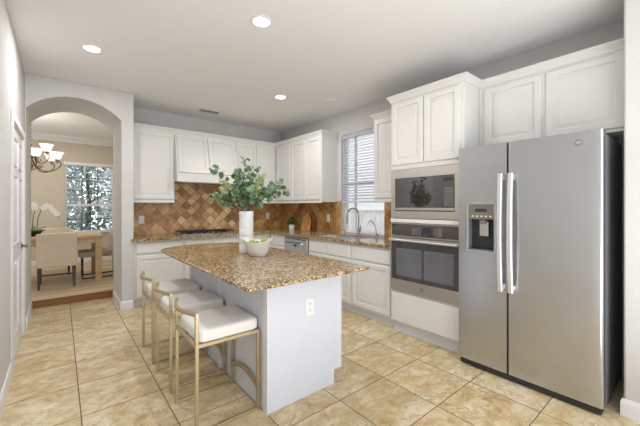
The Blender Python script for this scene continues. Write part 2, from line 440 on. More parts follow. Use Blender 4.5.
# right wall with the window over the sink
WY0, WY1, WZ0, WZ1 = 2.09*S, 2.735*S, 0.694*S, 1.83*S
m = MB(); m.box(XW, XW+0.15, YS-0.1, WY0, 0, ZC).box(XW, XW+0.15, WY1, YB, 0, ZC).box(XW, XW+0.15, WY0, WY1, 0, WZ0).box(XW, XW+0.15, WY0, WY1, WZ1, ZC)
struct(m.build('wall_right', 'wall'))
struct(MB().box(XS, XW+0.15, YBACK, YS, 0, ZC).build('wall_right_return', 'wall', bevel=0.012), 'textured wall end beside the refrigerator')
# dining room walls
wx0, wx1, wz0, wz1 = 0.065*S, 0.70*S, 0.58*S, 1.665*S
m = MB(); m.box(XDL, wx0, YF, YF+0.15, ZD, ZC).box(wx1, XDR, YF, YF+0.15, ZD, ZC).box(wx0, wx1, YF, YF+0.15, ZD, wz0).box(wx0, wx1, YF, YF+0.15, wz1, ZC)
struct(m.build('wall_dining_far', 'beige'))
struct(MB().box(XDL-0.1, XDL, YA2, YF+0.15, ZD, ZC).build('wall_dining_left', 'beige'))
struct(MB().box(XDR, XDR+0.1, YA2, YF+0.15, ZD, ZC).build('wall_dining_right', 'beige'))
m = MB().box(XDL, ax0, YA2, YA2+0.012, ZD, ZC).box(ax1, XDR, YA2, YA2+0.012, ZD, ZC)
struct(m.build('wall_dining_near', 'beige'))
# crown moulding and baseboards
CR = [(0, -0.13), (0.012, -0.13), (0.03, -0.09), (0.075, -0.04), (0.085, -0.012), (0.085, 0), (0, 0)]
struct(MB().sweep([(XDL, YA2+0.012), (XDL, YF), (XDR, YF), (XDR, YA2+0.012)], [(o, ZC+z) for o, z in CR]).build('trim_3', 'trim'), 'white crown moulding of the dining room')
BB = [(0, 0), (0.014, 0), (0.014, 0.085), (0.008, 0.105), (0, 0.11)]
struct(MB().sweep([(XDL, YA2+0.02), (XDL, YF), (XDR, YF), (XDR, YA2+0.02)], [(o, ZD+z) for o, z in BB]).build('baseboard_dining', 'trim'))
struct(MB().sweep([(XL, YBACK), (XL, D0-0.085)], BB).build('baseboard_left', 'trim'))
struct(MB().sweep([(XL, D1+0.085), (XL, YA), (ax0, YA), (ax0, YA2-0.04)], BB).build('baseboard_left_arch', 'trim'))
struct(MB().sweep([(ax1, YA2-0.04), (ax1, YA), (XC-0.002, YA)], BB).build('baseboard_arch', 'trim'))
struct(MB().sweep([(XW, YS), (XS, YS), (XS, YBACK)][::1], [(o, z) for o, z in BB]).build('baseboard_right', 'trim'))
# door in the left wall
m = MB()
for y0, y1, z0, z1 in ((D0-0.08, D0, 0, DZ+0.08), (D1, D1+0.08, 0, DZ+0.08), (D0, D1, DZ, DZ+0.08)):
    m.box(XL, XL+0.012, y0, y1, z0, z1).box(XL+0.012, XL+0.016, y0+0.01, y1-0.01, z0, z1-0.01)
m.box(XL-0.15, XL+0.002, D0, D0+0.012, 0, DZ).box(XL-0.15, XL+0.002, D1-0.012, D1, 0, DZ).box(XL-0.15, XL+0.002, D0, D1, DZ-0.012, DZ)
struct(m.build('trim_4', 'trim', bevel=0.003), 'white casing around the side door')
dr = struct(MB().box(XL-0.045, XL-0.006, D0+0.014, D1-0.014, 0.006, DZ-0.014).build('door_1', 'trim', bevel=0.002), 'white panelled side door')
dw = (D1-D0-0.028)
P = faceL(XL-0.006)
for k in range(2):
    for z0, z1 in ((0.22, 0.85), (1.0, 1.62), (1.70, 1.95)):
        a = D0+0.014+0.10+k*(dw-0.1)/2; b = a+(dw-0.30)/2
        MB().panel(P, a, b, z0, z1, [(0, -0.002), (0, 0.006), (0.010, 0.010), (0.024, 0.001), (0.055, 0.007)]).build('door_panel', 'trim', dr)
hy = D1-0.085
h = MB().lathe((XL-0.006, hy, 0.935), [(0.0, 0), (0.03, 0), (0.03, 0.008), (0.012, 0.012), (0.011, 0.05), (0.0, 0.05)], 20, 'x').build('door_handle', 'pewter', dr, smooth=True)
MB().tube([(XL+0.03, hy, 0.935), (XL+0.036, hy-0.03, 0.937), (XL+0.036, hy-0.11, 0.93)], [0.009, 0.010, 0.006], 10).build('lever', 'pewter', h, smooth=True)
# dining window
fr_ = struct(MB().box(wx0, wx0+0.02, YF+0.02, YF+0.09, wz0, wz1).box(wx1-0.02, wx1, YF+0.02, YF+0.09, wz0, wz1).box(wx0, wx1, YF+0.02, YF+0.09, wz0, wz0+0.03).box(wx0, wx1, YF+0.02, YF+0.09, wz1-0.03, wz1).build('window_1', 'trim'), 'dining room window')
zm = wz0+(wz1-wz0)*0.40
m = MB(); m.box(wx0, wx1, YF+0.03, YF+0.08, zm-0.022, zm+0.022); m.build('meeting_rail', 'trim', fr_)
m = MB()
for k in (1, 2):
    x = wx0+(wx1-wx0)*k/3; m.box(x-0.009, x+0.009, YF+0.04, YF+0.065, wz0, wz1)
for z in (wz0+0.28, wz0+0.90, wz0+1.18):
    m.box(wx0, wx1, YF+0.042, YF+0.063, z-0.008, z+0.008)
m.build('glazing_bars', 'mullion', fr_)
MB().box(wx0+0.01, wx1-0.01, YF+0.068, YF+0.072, wz0+0.01, wz1-0.01).build('pane', 'glass', fr_)
MB().box(wx0-0.03, wx1+0.03, YF-0.03, YF+0.02, wz1-0.02, wz1+0.045).build('head_rail', 'trim', fr_, bevel=0.004)
MB().box(wx0-0.03, wx1+0.03, YF-0.04, YF+0.02, wz0-0.03, wz0).build('window_sill', 'trim', fr_, bevel=0.004)
# kitchen window
xg = XW+0.10
m = MB().box(xg-0.03, xg+0.03, WY0, WY0+0.035, WZ0, WZ1).box(xg-0.03, xg+0.03, WY1-0.035, WY1, WZ0, WZ1).box(xg-0.03, xg+0.03, WY0, WY1, WZ0, WZ0+0.035).box(xg-0.03, xg+0.03, WY0, WY1, WZ1-0.035, WZ1)
kw = struct(m.build('window_2', 'trim'), 'kitchen window over the sink')
MB().box(xg-0.002, xg+0.002, WY0+0.02, WY1-0.02, WZ0+0.02, WZ1-0.02).build('pane', 'glass', kw)
MB().box(xg-0.025, xg+0.025, WY0+0.03, WY1-0.03, WZ0+0.73, WZ0+0.77).build('meeting_rail', 'trim', kw)
MB().box(xg-0.02, xg+0.02, WY1-0.24, WY1-0.215, WZ0+0.03, WZ1-0.03).build('glazing_bar', 'trim', kw)
MB().box(XW-0.006, XW+0.07, WY0+0.001, WY1-0.001, WZ0+0.0005, WZ0+0.012).build('window_sill', 'trim', kw, bevel=0.003)
# backsplash (tile skin on the walls)
e = 0.008; ct = 0.677*S
struct(MB().box(XC+0.001, 1.0*S, YB-e, YB-0.0004, ct, 1.06*S).build('trim_5', 'tile_big_x'), 'large diagonal tile backsplash left of the cooktop')
struct(MB().box(1.0*S, 1.72*S, YB-e, YB-0.0004, ct, 1.32*S).box(1.72*S, 2.0*S, YB-e, YB-0.0004, ct, 1.06*S).build('trim_6', 'tile_small'), 'small diagonal tile backsplash behind the cooktop')
struct(MB().box(2.0*S, XW-e, YB-e, YB-0.0004, ct, 1.06*S).build('trim_7', 'tile_gold_x'), 'golden tile backsplash right of the cooktop')
struct(MB().box(XW-e, XW-0.0004, WY1+0.002, YB-e, ct, 1.06*S).box(XW-e, XW-0.0004, 1.61*S, WY0-0.002, ct, 1.09*S).build('trim_8', 'tile_big_y'), 'golden tile backsplash on the window wall')

# ------------------------------------------------------------------ cabinets
UB, UT = 1.048*S, 1.87*S
YU, XU = 3.81*S, 2.325*S
CP = [(0, -0.062), (0.008, -0.062), (0.011, -0.046), (0.032, -0.018), (0.034, -0.013), (0.040, -0.011), (0.040, 0), (0, 0)]
CPU = [(o, UT+z) for o, z in CP]
def crown(parent, path, before=None, after=None):
    return MB().sweep(path, CPU, before, after).build('crown_moulding', 'cab', parent)
zt = UT-0.085
# back uppers
x0, x1 = XC+0.003, 1.0*S
c = thing('wall_cabinet', 'single-door white upper cabinet right beside the arched wall', 'cabinet', (x0, YU, UB))
MB().box(x0, x1-0.001, YU, YB-0.001, UB, UT-0.01).build('carcass', 'cab', c)
door(c, faceB(YU), x0+0.02, x1-0.012, UB+0.035, zt)
MB().box(x0, x1-0.001, YU-0.012, YU+0.01, UB-0.018, UB+0.012).build('light_rail', 'cab', c, bevel=0.004)
crown(c, [(x1, YU), (x0, YU)][::-1][::1] if False else [(x0, YU), (x1, YU)])
# range hood cabinet: front leans out towards the bottom
x0, x1 = 1.0*S+0.001, 1.725*S
hb = 1.275*S; lean = 0.115*S; zl = hb+0.13
c = thing('range_hood_cabinet', 'white hood cabinet with two tilted doors above the cooktop', 'range hood', (x0, YU, hb))
m = MB()
prof = [(YB-0.001, hb), (YU-lean, hb), (YU-lean, zl), (YU, UT-0.08), (YU, UT-0.01), (YB-0.001, UT-0.01)]
m.prism([(x0, y, z) for y, z in prof], (x1-x0-0.001, 0, 0)); m.build('carcass', 'cab', c)
MB().box(x0-0.0, x1-0.001, YU-lean-0.012, YU-lean+0.01, hb-0.006, hb+0.02).build('bottom_rail', 'cab', c, bevel=0.004)
MB().box(x0+0.08, x1-0.08, YU-lean+0.05, YB-0.08, hb-0.012, hb+0.002).build('hood_insert', 'steel', c)
sl = Vector((0, lean, UT-0.08-zl)); L = sl.length; sl.normalize(); nn = Vector((0, -sl.z, sl.y))
def PH(a, z, n):
    p = Vector((a, YU-lean, zl)) + sl*z + nn*n
    return tuple(p)
xm = (x0+x1)/2
door(c, PH, x0+0.018, xm-0.004, 0.0, L-0.01)
door(c, PH, xm+0.004, x1-0.018, 0.0, L-0.01)
crown(c, [(x0, YU), (x1, YU)])
# double upper + corner
x0, x1 = 1.725*S+0.001, XU
c = thing('wall_cabinet', 'white two-door upper cabinet between hood and room corner', 'cabinet', (x0, YU, UB))
MB().box(x0, XW-0.001, YU, YB-0.001, UB, UT-0.01).build('carcass', 'cab', c)
door(c, faceB(YU), x0+0.006, 2.02*S, UB+0.035, zt); door(c, faceB(YU), 2.02*S, XU-0.025, UB+0.035, zt)
MB().box(x0, XU-0.013, YU-0.012, YU+0.01, UB-0.018, UB+0.012).build('light_rail', 'cab', c, bevel=0.004)
crown(c, [(x0, YU), (XU, YU)], after=(XU, YU-1))
# right uppers
def right_upper(y0, y1, doors, label, cpath, before=None, after=None, front=XU):
    c = thing('wall_cabinet', label, 'cabinet', (front, y0, UB))
    MB().box(front, XW-0.001, y0, y1-0.001, UB, UT-0.01).build('carcass', 'cab', c)
    for a, b in doors: door(c, faceR(front), a, b, UB+0.035, zt)
    MB().box(front-0.012, front+0.01, y0, y1-0.001, UB-0.018, UB+0.012).build('light_rail', 'cab', c, bevel=0.004)
    crown(c, cpath, before, after)
    return c
right_upper(3.43*S, YU-0.014, [(3.44*S, YU-0.06)], 'narrow white upper cabinet on window wall next to the corner', [(XU, YU-0.0), (XU, 3.43*S)], before=(XU-1, YU))
right_upper(2.80*S, 3.43*S, [(2.815*S, 3.11*S), (3.11*S, 3.42*S)], 'white two-door upper cabinet left of the sink window', [(XU, 3.43*S), (XU, 2.80*S), (XW-0.001, 2.80*S)])
right_upper(1.612*S, 2.02*S, [(1.63*S, 2.005*S)], 'white upper cabinet between sink window and oven tower', [(XW-0.001, 2.02*S), (XU, 2.02*S), (XU, 1.612*S)])

# base cabinets
YBF, XBF = 3.585*S, 2.10*S; CT0 = ct-0.038
def base_back(x0, x1, label, doors, drawers, name='base_cabinet'):
    c = thing(name, label, 'cabinet', (x0, YBF, 0))
    MB().box(x0, x1-0.001, YBF, YB-0.001, 0.10, CT0).build('carcass', 'cab', c)
    MB().box(x0, x1-0.001, YBF+0.055, YBF+0.07, 0.0, 0.10).build('toe_kick', 'toe', c)
    for a, b in drawers: drawer(c, faceB(YBF), a, b, CT0-0.175, CT0-0.03)
    for a, b in doors: door(c, faceB(YBF), a, b, 0.125, CT0-0.20)
    return c
base_back(XC+0.003, 1.03*S, 'white base cabinet next to the arched wall', [(XC+0.03, 1.03*S-0.02)], [(XC+0.03, 1.03*S-0.02)])
base_back(1.03*S, 1.67*S, 'white base cabinet below the cooktop', [(1.04*S, 1.35*S), (1.35*S, 1.66*S)], [(1.04*S, 1.35*S), (1.35*S, 1.66*S)])
base_back(1.67*S, XBF, 'white base cabinet in the corner right of the cooktop', [(1.69*S, 2.05*S)], [(1.69*S, 2.05*S)])
def base_right(y0, y1, label, doors, drawers, name='base_cabinet', topz=None):
    c = thing(name, label, 'cabinet', (XBF, y0, 0))
    MB().box(XBF, XW-0.02, y0, y1-0.001, 0.10, topz or CT0).build('carcass', 'cab', c)
    if topz: MB().box(XBF, XBF+0.02, y0, y1-0.001, topz, CT0).build('front_rail', 'cab', c)
    MB().box(XBF+0.055, XBF+0.07, y0, y1-0.001, 0.0, 0.10).build('toe_kick', 'toe', c)
    for a, b in drawers: drawer(c, faceR(XBF), a, b, CT0-0.185, CT0-0.03)
    for a, b in doors: door(c, faceR(XBF), a, b, 0.125, CT0-0.205)
    return c
base_right(3.225*S, YBF-0.002, 'white filler cabinet between dishwasher and corner', [(3.24*S, YBF-0.05)], [(3.24*S, YBF-0.05)])
base_right(2.10*S, 2.75*S, 'white sink cabinet under the window with two false drawers', [(2.11*S, 2.45*S), (2.45*S, 2.74*S)], [(2.11*S, 2.45*S), (2.45*S, 2.74*S)], topz=0.62)
base_right(1.615*S, 2.10*S, 'white base cabinet with one wide drawer beside oven tower', [(1.64*S, 2.085*S)], [(1.64*S, 2.085*S)])
# dishwasher
y0, y1 = 2.755*S, 3.22*S
c = thing('dishwasher', 'stainless steel dishwasher under the counter left of the sink', 'dishwasher', (XBF, y0, 0))
MB().box(XBF+0.01, XW-0.05, y0, y1, 0.10, CT0-0.003).build('body', 'side', c)
MB().box(XBF-0.022, XBF+0.01, y0+0.004, y1-0.004, 0.11, CT0-0.012).build('door', 'steel', c, bevel=0.006)
MB().box(XBF-0.0235, XBF-0.022, y0+0.05, y1-0.05, CT0-0.045, CT0-0.03).build('control_strip', 'dark', c)
MB().box(XBF+0.055, XBF+0.07, y0, y1, 0.0, 0.10).build('toe_kick', 'dark', c)
m = MB().tube([(XBF-0.022, y0+0.10, CT0-0.10), (XBF-0.06, y0+0.12, CT0-0.10), (XBF-0.06, y1-0.12, CT0-0.10), (XBF-0.022, y1-0.10, CT0-0.10)], 0.010, 10)
m.build('handle', 'chrome', c, smooth=True)
MB().box(XBF-0.024, XBF-0.022, (y0+y1)/2-0.035, (y0+y1)/2+0.035, CT0-0.155, CT0-0.12).build('badge', 'dark', c)

# worktop with sink cut-out
CE = 2.075*S; SY0, SY1, SX0, SX1 = 2.15*S, 2.70*S, 2.15*S, 2.42*S
m = MB(); yb = YB-e-0.001; xw = XW-e-0.001; ye = YA-0.028
m.box(XC+0.002, CE, ye, yb, CT0, ct).box(CE, xw, SY1, yb, CT0, ct)
m.box(CE, SX0, SY0, SY1, CT0, ct).box(SX1, xw, SY0, SY1, CT0, ct).box(CE, xw, 1.613*S, SY0, CT0, ct)
m.box(XC-0.028, XC+0.002, ye, YA-0.002, CT0, ct)
o = m.build('kitchen_worktop', 'granite')
tag(o, 'L-shaped golden brown granite worktop along back and window walls', 'worktop')
# sink
c = thing('kitchen_sink', 'double-bowl stainless sink set in granite under the window', 'sink', ((SX0+SX1)/2, (SY0+SY1)/2, ct))
def bowl(ya, yb_):
    xa, xb = SX0+0.002, SX1-0.002; z1 = ct-0.004; z0 = ct-0.20; k = 0.03
    R = []
    for ins, z in ((0, z1), (0.012, z1), (0.016, z1-0.01), (0.03, z0+0.03), (0.06, z0)):
        R.append([(xa+ins, ya+ins, z), (xb-ins, ya+ins, z), (xb-ins, yb_-ins, z), (xa+ins, yb_-ins, z)])
    mm = MB(); mm.rings(R, cap0=False); return mm.build('bowl', 'steel', c, smooth=True)
ym = (SY0+SY1)/2
bowl(SY0+0.002, ym-0.001); bowl(ym+0.001, SY1-0.002)
for yy in ((SY0+ym)/2, (ym+SY1)/2):
    MB().lathe(((SX0+SX1)/2, yy, ct-0.199), [(0, 0), (0.045, 0), (0.045, 0.004), (0.03, 0.002), (0, 0.002)], 20).build('drain', 'chrome', c, smooth=True)
# faucets
fx, fy = 2.455*S, 2.345*S
c = thing('kitchen_faucet', 'tall gooseneck satin faucet behind the sink', 'faucet', (fx, fy, ct))
MB().box(fx-0.03, fx+0.03, fy-0.12, fy+0.12, ct, ct+0.006).build('deck_plate', 'chrome', c, bevel=0.003)
MB().lathe((fx, fy, ct+0.006), [(0, 0), (0.027, 0), (0.025, 0.02), (0.020, 0.05), (0.018, 0.12), (0, 0.12)], 20).build('body', 'chrome', c, smooth=True)
pts = [(fx, fy, ct+0.10), (fx, fy, ct+0.30)]
r = 0.105
for i in range(1, 13):
    a = PI*i/12*1.04; pts.append((fx-r+r*math.cos(a), fy+0.02*i/12, ct+0.30+r*math.sin(a)))
MB().tube(pts, 0.0115, 12).build('spout', 'chrome', c, smooth=True)
q = pts[-1]
MB().tube([(q[0], q[1], q[2]+0.005), (q[0]-0.004, q[1], q[2]-0.05), (q[0]-0.008, q[1], q[2]-0.10)], [0.014, 0.017, 0.020], 14).build('spray_head', 'chrome', c, smooth=True)
MB().tube([(fx, fy-0.015, ct+0.07), (fx, fy-0.04, ct+0.08), (fx-0.01, fy-0.05, ct+0.16)], [0.010, 0.009, 0.006], 10).build('lever', 'chrome', c, smooth=True)
c = thing('filter_faucet', 'small slim water filter faucet right of the gooseneck faucet', 'faucet', (fx, 2.10*S, ct))
y = 2.10*S
MB().lathe((fx, y, ct), [(0, 0), (0.02, 0), (0.017, 0.012), (0.012, 0.03), (0.011, 0.06), (0, 0.06)], 16).build('body', 'chrome', c, smooth=True)
MB().tube([(fx, y, ct+0.05), (fx-0.005, y+0.005, ct+0.13), (fx-0.03, y+0.02, ct+0.20), (fx-0.055, y+0.035, ct+0.235), (fx-0.075, y+0.045, ct+0.24), (fx-0.095, y+0.05, ct+0.22), (fx-0.10, y+0.05, ct+0.205)], 0.006, 10).build('spout', 'chrome', c, smooth=True)
MB().tube([(fx, y-0.01, ct+0.045), (fx, y-0.045, ct+0.055)], 0.005, 8).build('lever', 'chrome', c, smooth=True)
c = thing('soap_dispenser', 'short satin soap pump left of the gooseneck faucet', 'dispenser', (fx, 2.55*S, ct))
y = 2.55*S
MB().lathe((fx, y, ct), [(0, 0), (0.018, 0), (0.015, 0.015), (0.008, 0.02), (0.008, 0.06), (0, 0.06)], 16).build('body', 'chrome', c, smooth=True)
MB().tube([(fx, y, ct+0.062), (fx-0.06, y, ct+0.07), (fx-0.07, y, ct+0.06)], 0.006, 8).build('nozzle', 'chrome', c, smooth=True)

# cooktop
x0, x1, y0, y1 = 1.035*S, 1.665*S, 3.64*S, 3.975*S
c = thing('gas_cooktop', 'black five-burner gas cooktop in the granite under the hood', 'cooktop', ((x0+x1)/2, (y0+y1)/2, ct))
MB().box(x0, x1, y0, y1, ct, ct+0.008).build('tray', 'steel', c, bevel=0.004)
w3 = (x1-x0-0.04)/3
for k in range(3):
    a = x0+0.02+k*w3+0.006; b = a+w3-0.012; zz = ct+0.036
    m = MB()
    for (p, q_) in (((a, y0+0.07), (b, y0+0.07)), ((a, y1-0.03), (b, y1-0.03)), ((a, y0+0.07), (a, y1-0.03)), ((b, y0+0.07), (b, y1-0.03)), ((a, (y0+y1)/2+0.02), (b, (y0+y1)/2+0.02)), (((a+b)/2, y0+0.07), ((a+b)/2, y1-0.03))):
        m.tube([(p[0], p[1], zz), (q_[0], q_[1], zz)], 0.006, square=True)
    for p in ((a, y0+0.07), (b, y0+0.07), (a, y1-0.03), (b, y1-0.03)):
        m.tube([(p[0], p[1], ct+0.008), (p[0], p[1], zz)], 0.006, square=True)
    m.build('grate', 'blackgrate', c)
bx = [(x0+0.02+w3*0.5, y0+0.15), (x0+0.02+w3*0.5, y1-0.11), (x0+0.02+w3*1.5, (y0+y1)/2+0.02), (x0+0.02+w3*2.5, y0+0.15), (x0+0.02+w3*2.5, y1-0.11)]
for px_, py_ in bx:
    MB().lathe((px_, py_, ct+0.008), [(0, 0), (0.05, 0), (0.048, 0.012), (0.035, 0.014), (0.034, 0.022), (0, 0.024)], 24).build('burner', 'blackgrate', c, smooth=True)
for k in range(5):
    MB().lathe((x0+0.25+k*0.09, y0+0.032, ct+0.008), [(0, 0), (0.02, 0), (0.018, 0.025), (0, 0.025)], 16).build('knob', 'dark', c, smooth=True)

# ------------------------------------------------------------------ oven tower
XO_ = 2.28*S; XT = 2.06*S; TY0, TY1 = 1.012*S, 1.608*S
c = thing('oven_tower_cabinet', 'tall white cabinet housing microwave and wall oven', 'cabinet', (XT, TY0, 0))
m = MB(); ov0, ov1, mw0, mw1 = 0.338*S, 0.868*S, 0.905*S, 1.283*S
m.box(XT, XW-0.001, TY0, TY0+0.02, 0.085*S, UT-0.01).box(XT, XW-0.001, TY1-0.02, TY1, 0.085*S, UT-0.01)
m.box(XT, XW-0.001, TY0+0.02, TY1-0.02, 0.085*S, ov0-0.004).box(XT, XW-0.001, TY0+0.02, TY1-0.02, ov1+0.003, mw0-0.003).box(XT, XW-0.001, TY0+0.02, TY1-0.02, mw1+0.003, UT-0.01)
m.build('carcass', 'cab', c)
MB().box(XT+0.05, XT+0.065, TY0, TY1, 0, 0.085*S).build('toe_kick', 'toe', c)
drawer(c, faceR(XT), TY0+0.012, TY1-0.012, 0.092*S, 0.322*S)
ymid = (TY0+TY1)/2
door(c, faceR(XT), TY0+0.028, ymid, 1.32*S, zt); door(c, faceR(XT), ymid, TY1-0.016, 1.32*S, zt)
MB().box(XT-0.014, XT+0.005, TY0+0.001, TY1-0.001, ov1+0.006, mw0-0.006).build('middle_rail', 'cab', c, bevel=0.003)
crown(c, [(XW-0.001, TY1), (XT, TY1), (XT, TY0), (XO_-0.002, TY0)])
# microwave
c = thing('microwave_oven', 'built-in stainless microwave above the wall oven', 'microwave', (XT, TY0+0.025, mw0))
P = faceR(XT); a0, a1 = TY0+0.022, TY1-0.022
MB().box(XT+0.002, XW-0.15, a0, a1, mw0, mw1).build('body', 'side', c)
gz0, gz1, ga0, ga1 = 0.960*S, 1.215*S, a0+0.058, a1-0.042
def frame(P, a0, a1, z0, z1, b0, b1, y0, y1, n0, n1):
    m = MB()
    for q in ((a0, a1, z0, y0), (a0, a1, y1, z1), (a0, b0, y0, y1), (b1, a1, y0, y1)):
        pts = [P(q[0], q[2], n0), P(q[1], q[2], n0), P(q[1], q[3], n0), P(q[0], q[3], n0), P(q[0], q[2], n1), P(q[1], q[2], n1), P(q[1], q[3], n1), P(q[0], q[3], n1)]
        m.quadbox(pts)
    return m
def fbox(P, a0, a1, z0, z1, n0, n1, m=None):
    m = m or MB()
    return m.quadbox([P(a0, z0, n0), P(a1, z0, n0), P(a1, z1, n0), P(a0, z1, n0), P(a0, z0, n1), P(a1, z0, n1), P(a1, z1, n1), P(a0, z1, n1)])
frame(P, a0-0.012, a1+0.012, mw0+0.002, mw1-0.002, ga0, ga1, gz0, gz1, 0.0, 0.016).build('trim_frame', 'steel2', c)
kp = ga0+0.125
fbox(P, kp+0.002, ga1-0.002, gz0+0.002, gz1-0.002, 0.0, 0.013).build('door', 'glassdark', c)
kpo = fbox(P, ga0+0.002, kp, gz0+0.002, gz1-0.002, 0.0, 0.013).build('control_panel', 'glassdark', c)
fbox(P, ga0+0.006, ga1-0.006, gz0+0.012, gz0+0.036, 0.013, 0.016).build('door_strip', 'steel2', c)
m = MB()
for r_ in range(7):
    for q in range(4): fbox(P, ga0+0.022+q*0.022, ga0+0.030+q*0.022, gz0+0.06+r_*0.026, gz0+0.065+r_*0.026, 0.013, 0.0137, m)
m.build('keypad', 'plate', kpo)
fbox(P, ga0+0.02, ga0+0.11, gz1-0.055, gz1-0.028, 0.013, 0.0137).build('clock_display', 'display', kpo)
# wall oven
c = thing('wall_oven', 'stainless single wall oven under the microwave', 'oven', (XT, TY0+0.025, ov0))
MB().box(XT+0.002, XW-0.12, a0, a1, ov0, ov1).build('body', 'side', c)
b0, b1 = a0-0.012, a1+0.012
frame(P, b0, b1, 0.762*S, ov1, b0+0.004, b1-0.012, 0.770*S, 0.862*S, 0.0, 0.016).build('trim_frame', 'steel2', c)
cp_ = fbox(P, b0+0.006, b1-0.014, 0.771*S, 0.861*S, 0.0, 0.014).build('control_panel', 'glassdark', c)
for base_, nq in ((0.42, 5), (0.20, 4)):
    m = MB()
    for r_ in range(4):
        for q in range(nq): fbox(P, b0+base_+q*0.023, b0+base_+0.008+q*0.023, 0.785*S+r_*0.02, 0.785*S+r_*0.02+0.004, 0.014, 0.0147, m)
    m.build('keypad', 'plate', cp_)
fbox(P, b0+0.31, b0+0.40, 0.80*S, 0.84*S, 0.014, 0.0147).build('clock_display', 'display', cp_)
d_ = frame(P, b0, b1, 0.340*S, 0.755*S, b0+0.012, b1-0.012, 0.43*S, 0.728*S, 0.0, 0.030).build('door', 'steel2', c)
fbox(P, b0+0.0125, b1-0.0125, 0.4305*S, 0.7275*S, 0.002, 0.026).build('window', 'glassdark', d_)
for q0, q1 in ((b0+0.075, (b0+b1)/2-0.012), ((b0+b1)/2+0.012, b1-0.075)): fbox(P, q0, q1, 0.462*S, 0.675*S, 0.0255, 0.0265).build('painted_reflection', 'glassreflect', d_)  # two paler panes paint the cabinets reflected in the oven door
m = MB(); m.tube([P(b0+0.06, 0.738*S, 0.03), P(b0+0.06, 0.738*S, 0.065)], 0.008, 8).tube([P(b1-0.06, 0.738*S, 0.03), P(b1-0.06, 0.738*S, 0.065)], 0.008, 8)
m.tube([P(b0+0.015, 0.738*S, 0.065), P(b1-0.015, 0.738*S, 0.065)], 0.012, 12); m.build('handle', 'steel2', d_, smooth=True)
MB().lathe(P((b0+b1)/2+0.01, 0.385*S, 0.030), [(0, 0), (0.02, 0), (0.02, -0.0015), (0, -0.0015)], 24, 'x').build('badge', 'side', d_)
MB().lathe(P((b0+b1)/2+0.01, 0.385*S, 0.0316), [(0, 0), (0.013, 0), (0.013, -0.001), (0, -0.001)], 24, 'x').build('badge_centre', 'steel', d_)

# cabinets over the fridge
XO = 2.28*S; oy0, oy1 = YS+0.004, TY0-0.002
c = thing('fridge_top_cabinet', 'white two-door cabinet above the refrigerator', 'cabinet', (XO, oy0, 1.395*S))
MB().box(XO, XW-0.001, oy0, oy1, 1.395*S, UT-0.01).build('carcass', 'cab', c)
dv = 0.628*S
door(c, faceR(XO), oy0+0.01, dv-0.01, 1.412*S, zt); door(c, faceR(XO), dv+0.01, oy1-0.04, 1.412*S, zt)
crown(c, [(XO, oy1), (XO, oy0)])

# ------------------------------------------------------------------ refrigerator
FX = 1.975*S; FY0, FY1, FD = 0.308*S, 1.006*S, 0.722*S; FZ = 1.368*S
c = thing('refrigerator', 'large stainless side-by-side refrigerator with ice dispenser', 'refrigerator', ((FX+XW)/2, (FY0+FY1)/2, 0))
MB().box(FX+0.075, XW-0.07, FY0+0.004, FY1-0.006, 0.03, FZ-0.02).build('cabinet_body', 'side', c, bevel=0.004)
def fdoor(y0, y1, hole=None):
    """slightly bowed door with rounded side edges"""
    m = MB(); prof = []; rr = 0.016
    ins = [rr*(1-math.cos(k*PI/2/7)) for k in range(8)]
    ys = [(y0+q, q) for q in ins] + [(y0+rr+(y1-y0-2*rr)*k/10, None) for k in range(1, 10)] + [(y1-q, q) for q in reversed(ins)]
    for y, q in ys:
        dx = rr-math.sqrt(max(0, rr*rr-(rr-q)**2)) if q is not None else 0
        prof.append((FX+dx-0.0015*(1-(2*(y-y0)/(y1-y0)-1)**2), y))
    pts = prof + [(FX+0.068, y1), (FX+0.068, y0)]
    m.prism([(x, y, 0.055) for x, y in pts], (0, 0, FZ-0.058))
    return m
dr_ = fdoor(FY0, FD-0.003).build('door', 'fridge', c, smooth=True, label='wide right refrigerator door')
# freezer door: built as slabs around the dispenser recess
da0, da1, dz0, dz1 = 0.790*S, 0.946*S, 0.726*S, 1.012*S
m = MB(); y0, y1 = FD+0.003, FY1
def slab(ya, yb_, za, zb):
    m.box(FX, FX+0.068, ya, yb_, za, zb)
slab(y0, da0, 0.055, FZ-0.003); slab(da1, y1, 0.055, FZ-0.003); slab(da0, da1, 0.055, dz0); slab(da0, da1, dz1, FZ-0.003)
bmesh.ops.remove_doubles(m.bm, verts=m.bm.verts[:], dist=1e-5)
fz = m.build('door', 'fridge', c, label='narrow left freezer door with dispenser')
# dispenser
P = faceR(FX); dzm = 0.920*S
ds = frame(P, da0-0.012, da1+0.012, dz0-0.014, dz1+0.01, da0+0.004, da1-0.004, dz0+0.004, dz1-0.004, 0.0, 0.010).build('dispenser_bezel', 'steel', fz, bevel=0.003)
m = MB(); fbox(P, da0+0.002, da1-0.002, dz0, dzm, -0.062, -0.058, m); m.build('recess', 'grout', ds)
for a in (da0+0.002, da1-0.006): fbox(P, a, a+0.004, dz0+0.002, dzm, -0.06, 0.0).build('recess_side', 'side', ds)
pn = fbox(P, da0+0.003, da1-0.003, dzm, dz1-0.003, -0.05, 0.004).build('control_panel', simple('dispenser_panel_grey', (128, 122, 112), 0.35, 0.4), fz)
fbox(P, da0+0.06, da1-0.06, dz1-0.065, dz1-0.038, 0.004, 0.005).build('display', 'display', pn)
m = MB()
for q in range(5): fbox(P, da0+0.022+q*0.035, da0+0.038+q*0.035, dz1-0.105, dz1-0.095, 0.004, 0.005, m)
m.build('buttons', 'plate', pn)
fbox(P, (da0+da1)/2-0.045, (da0+da1)/2+0.025, dzm-0.14, dzm-0.02, -0.04, -0.03).build('paddle', 'steel2', ds, bevel=0.004)
fbox(P, (da0+da1)/2-0.03, (da0+da1)/2+0.02, dzm-0.04, dzm-0.002, -0.05, -0.015).build('chute', 'slot', ds, bevel=0.004)
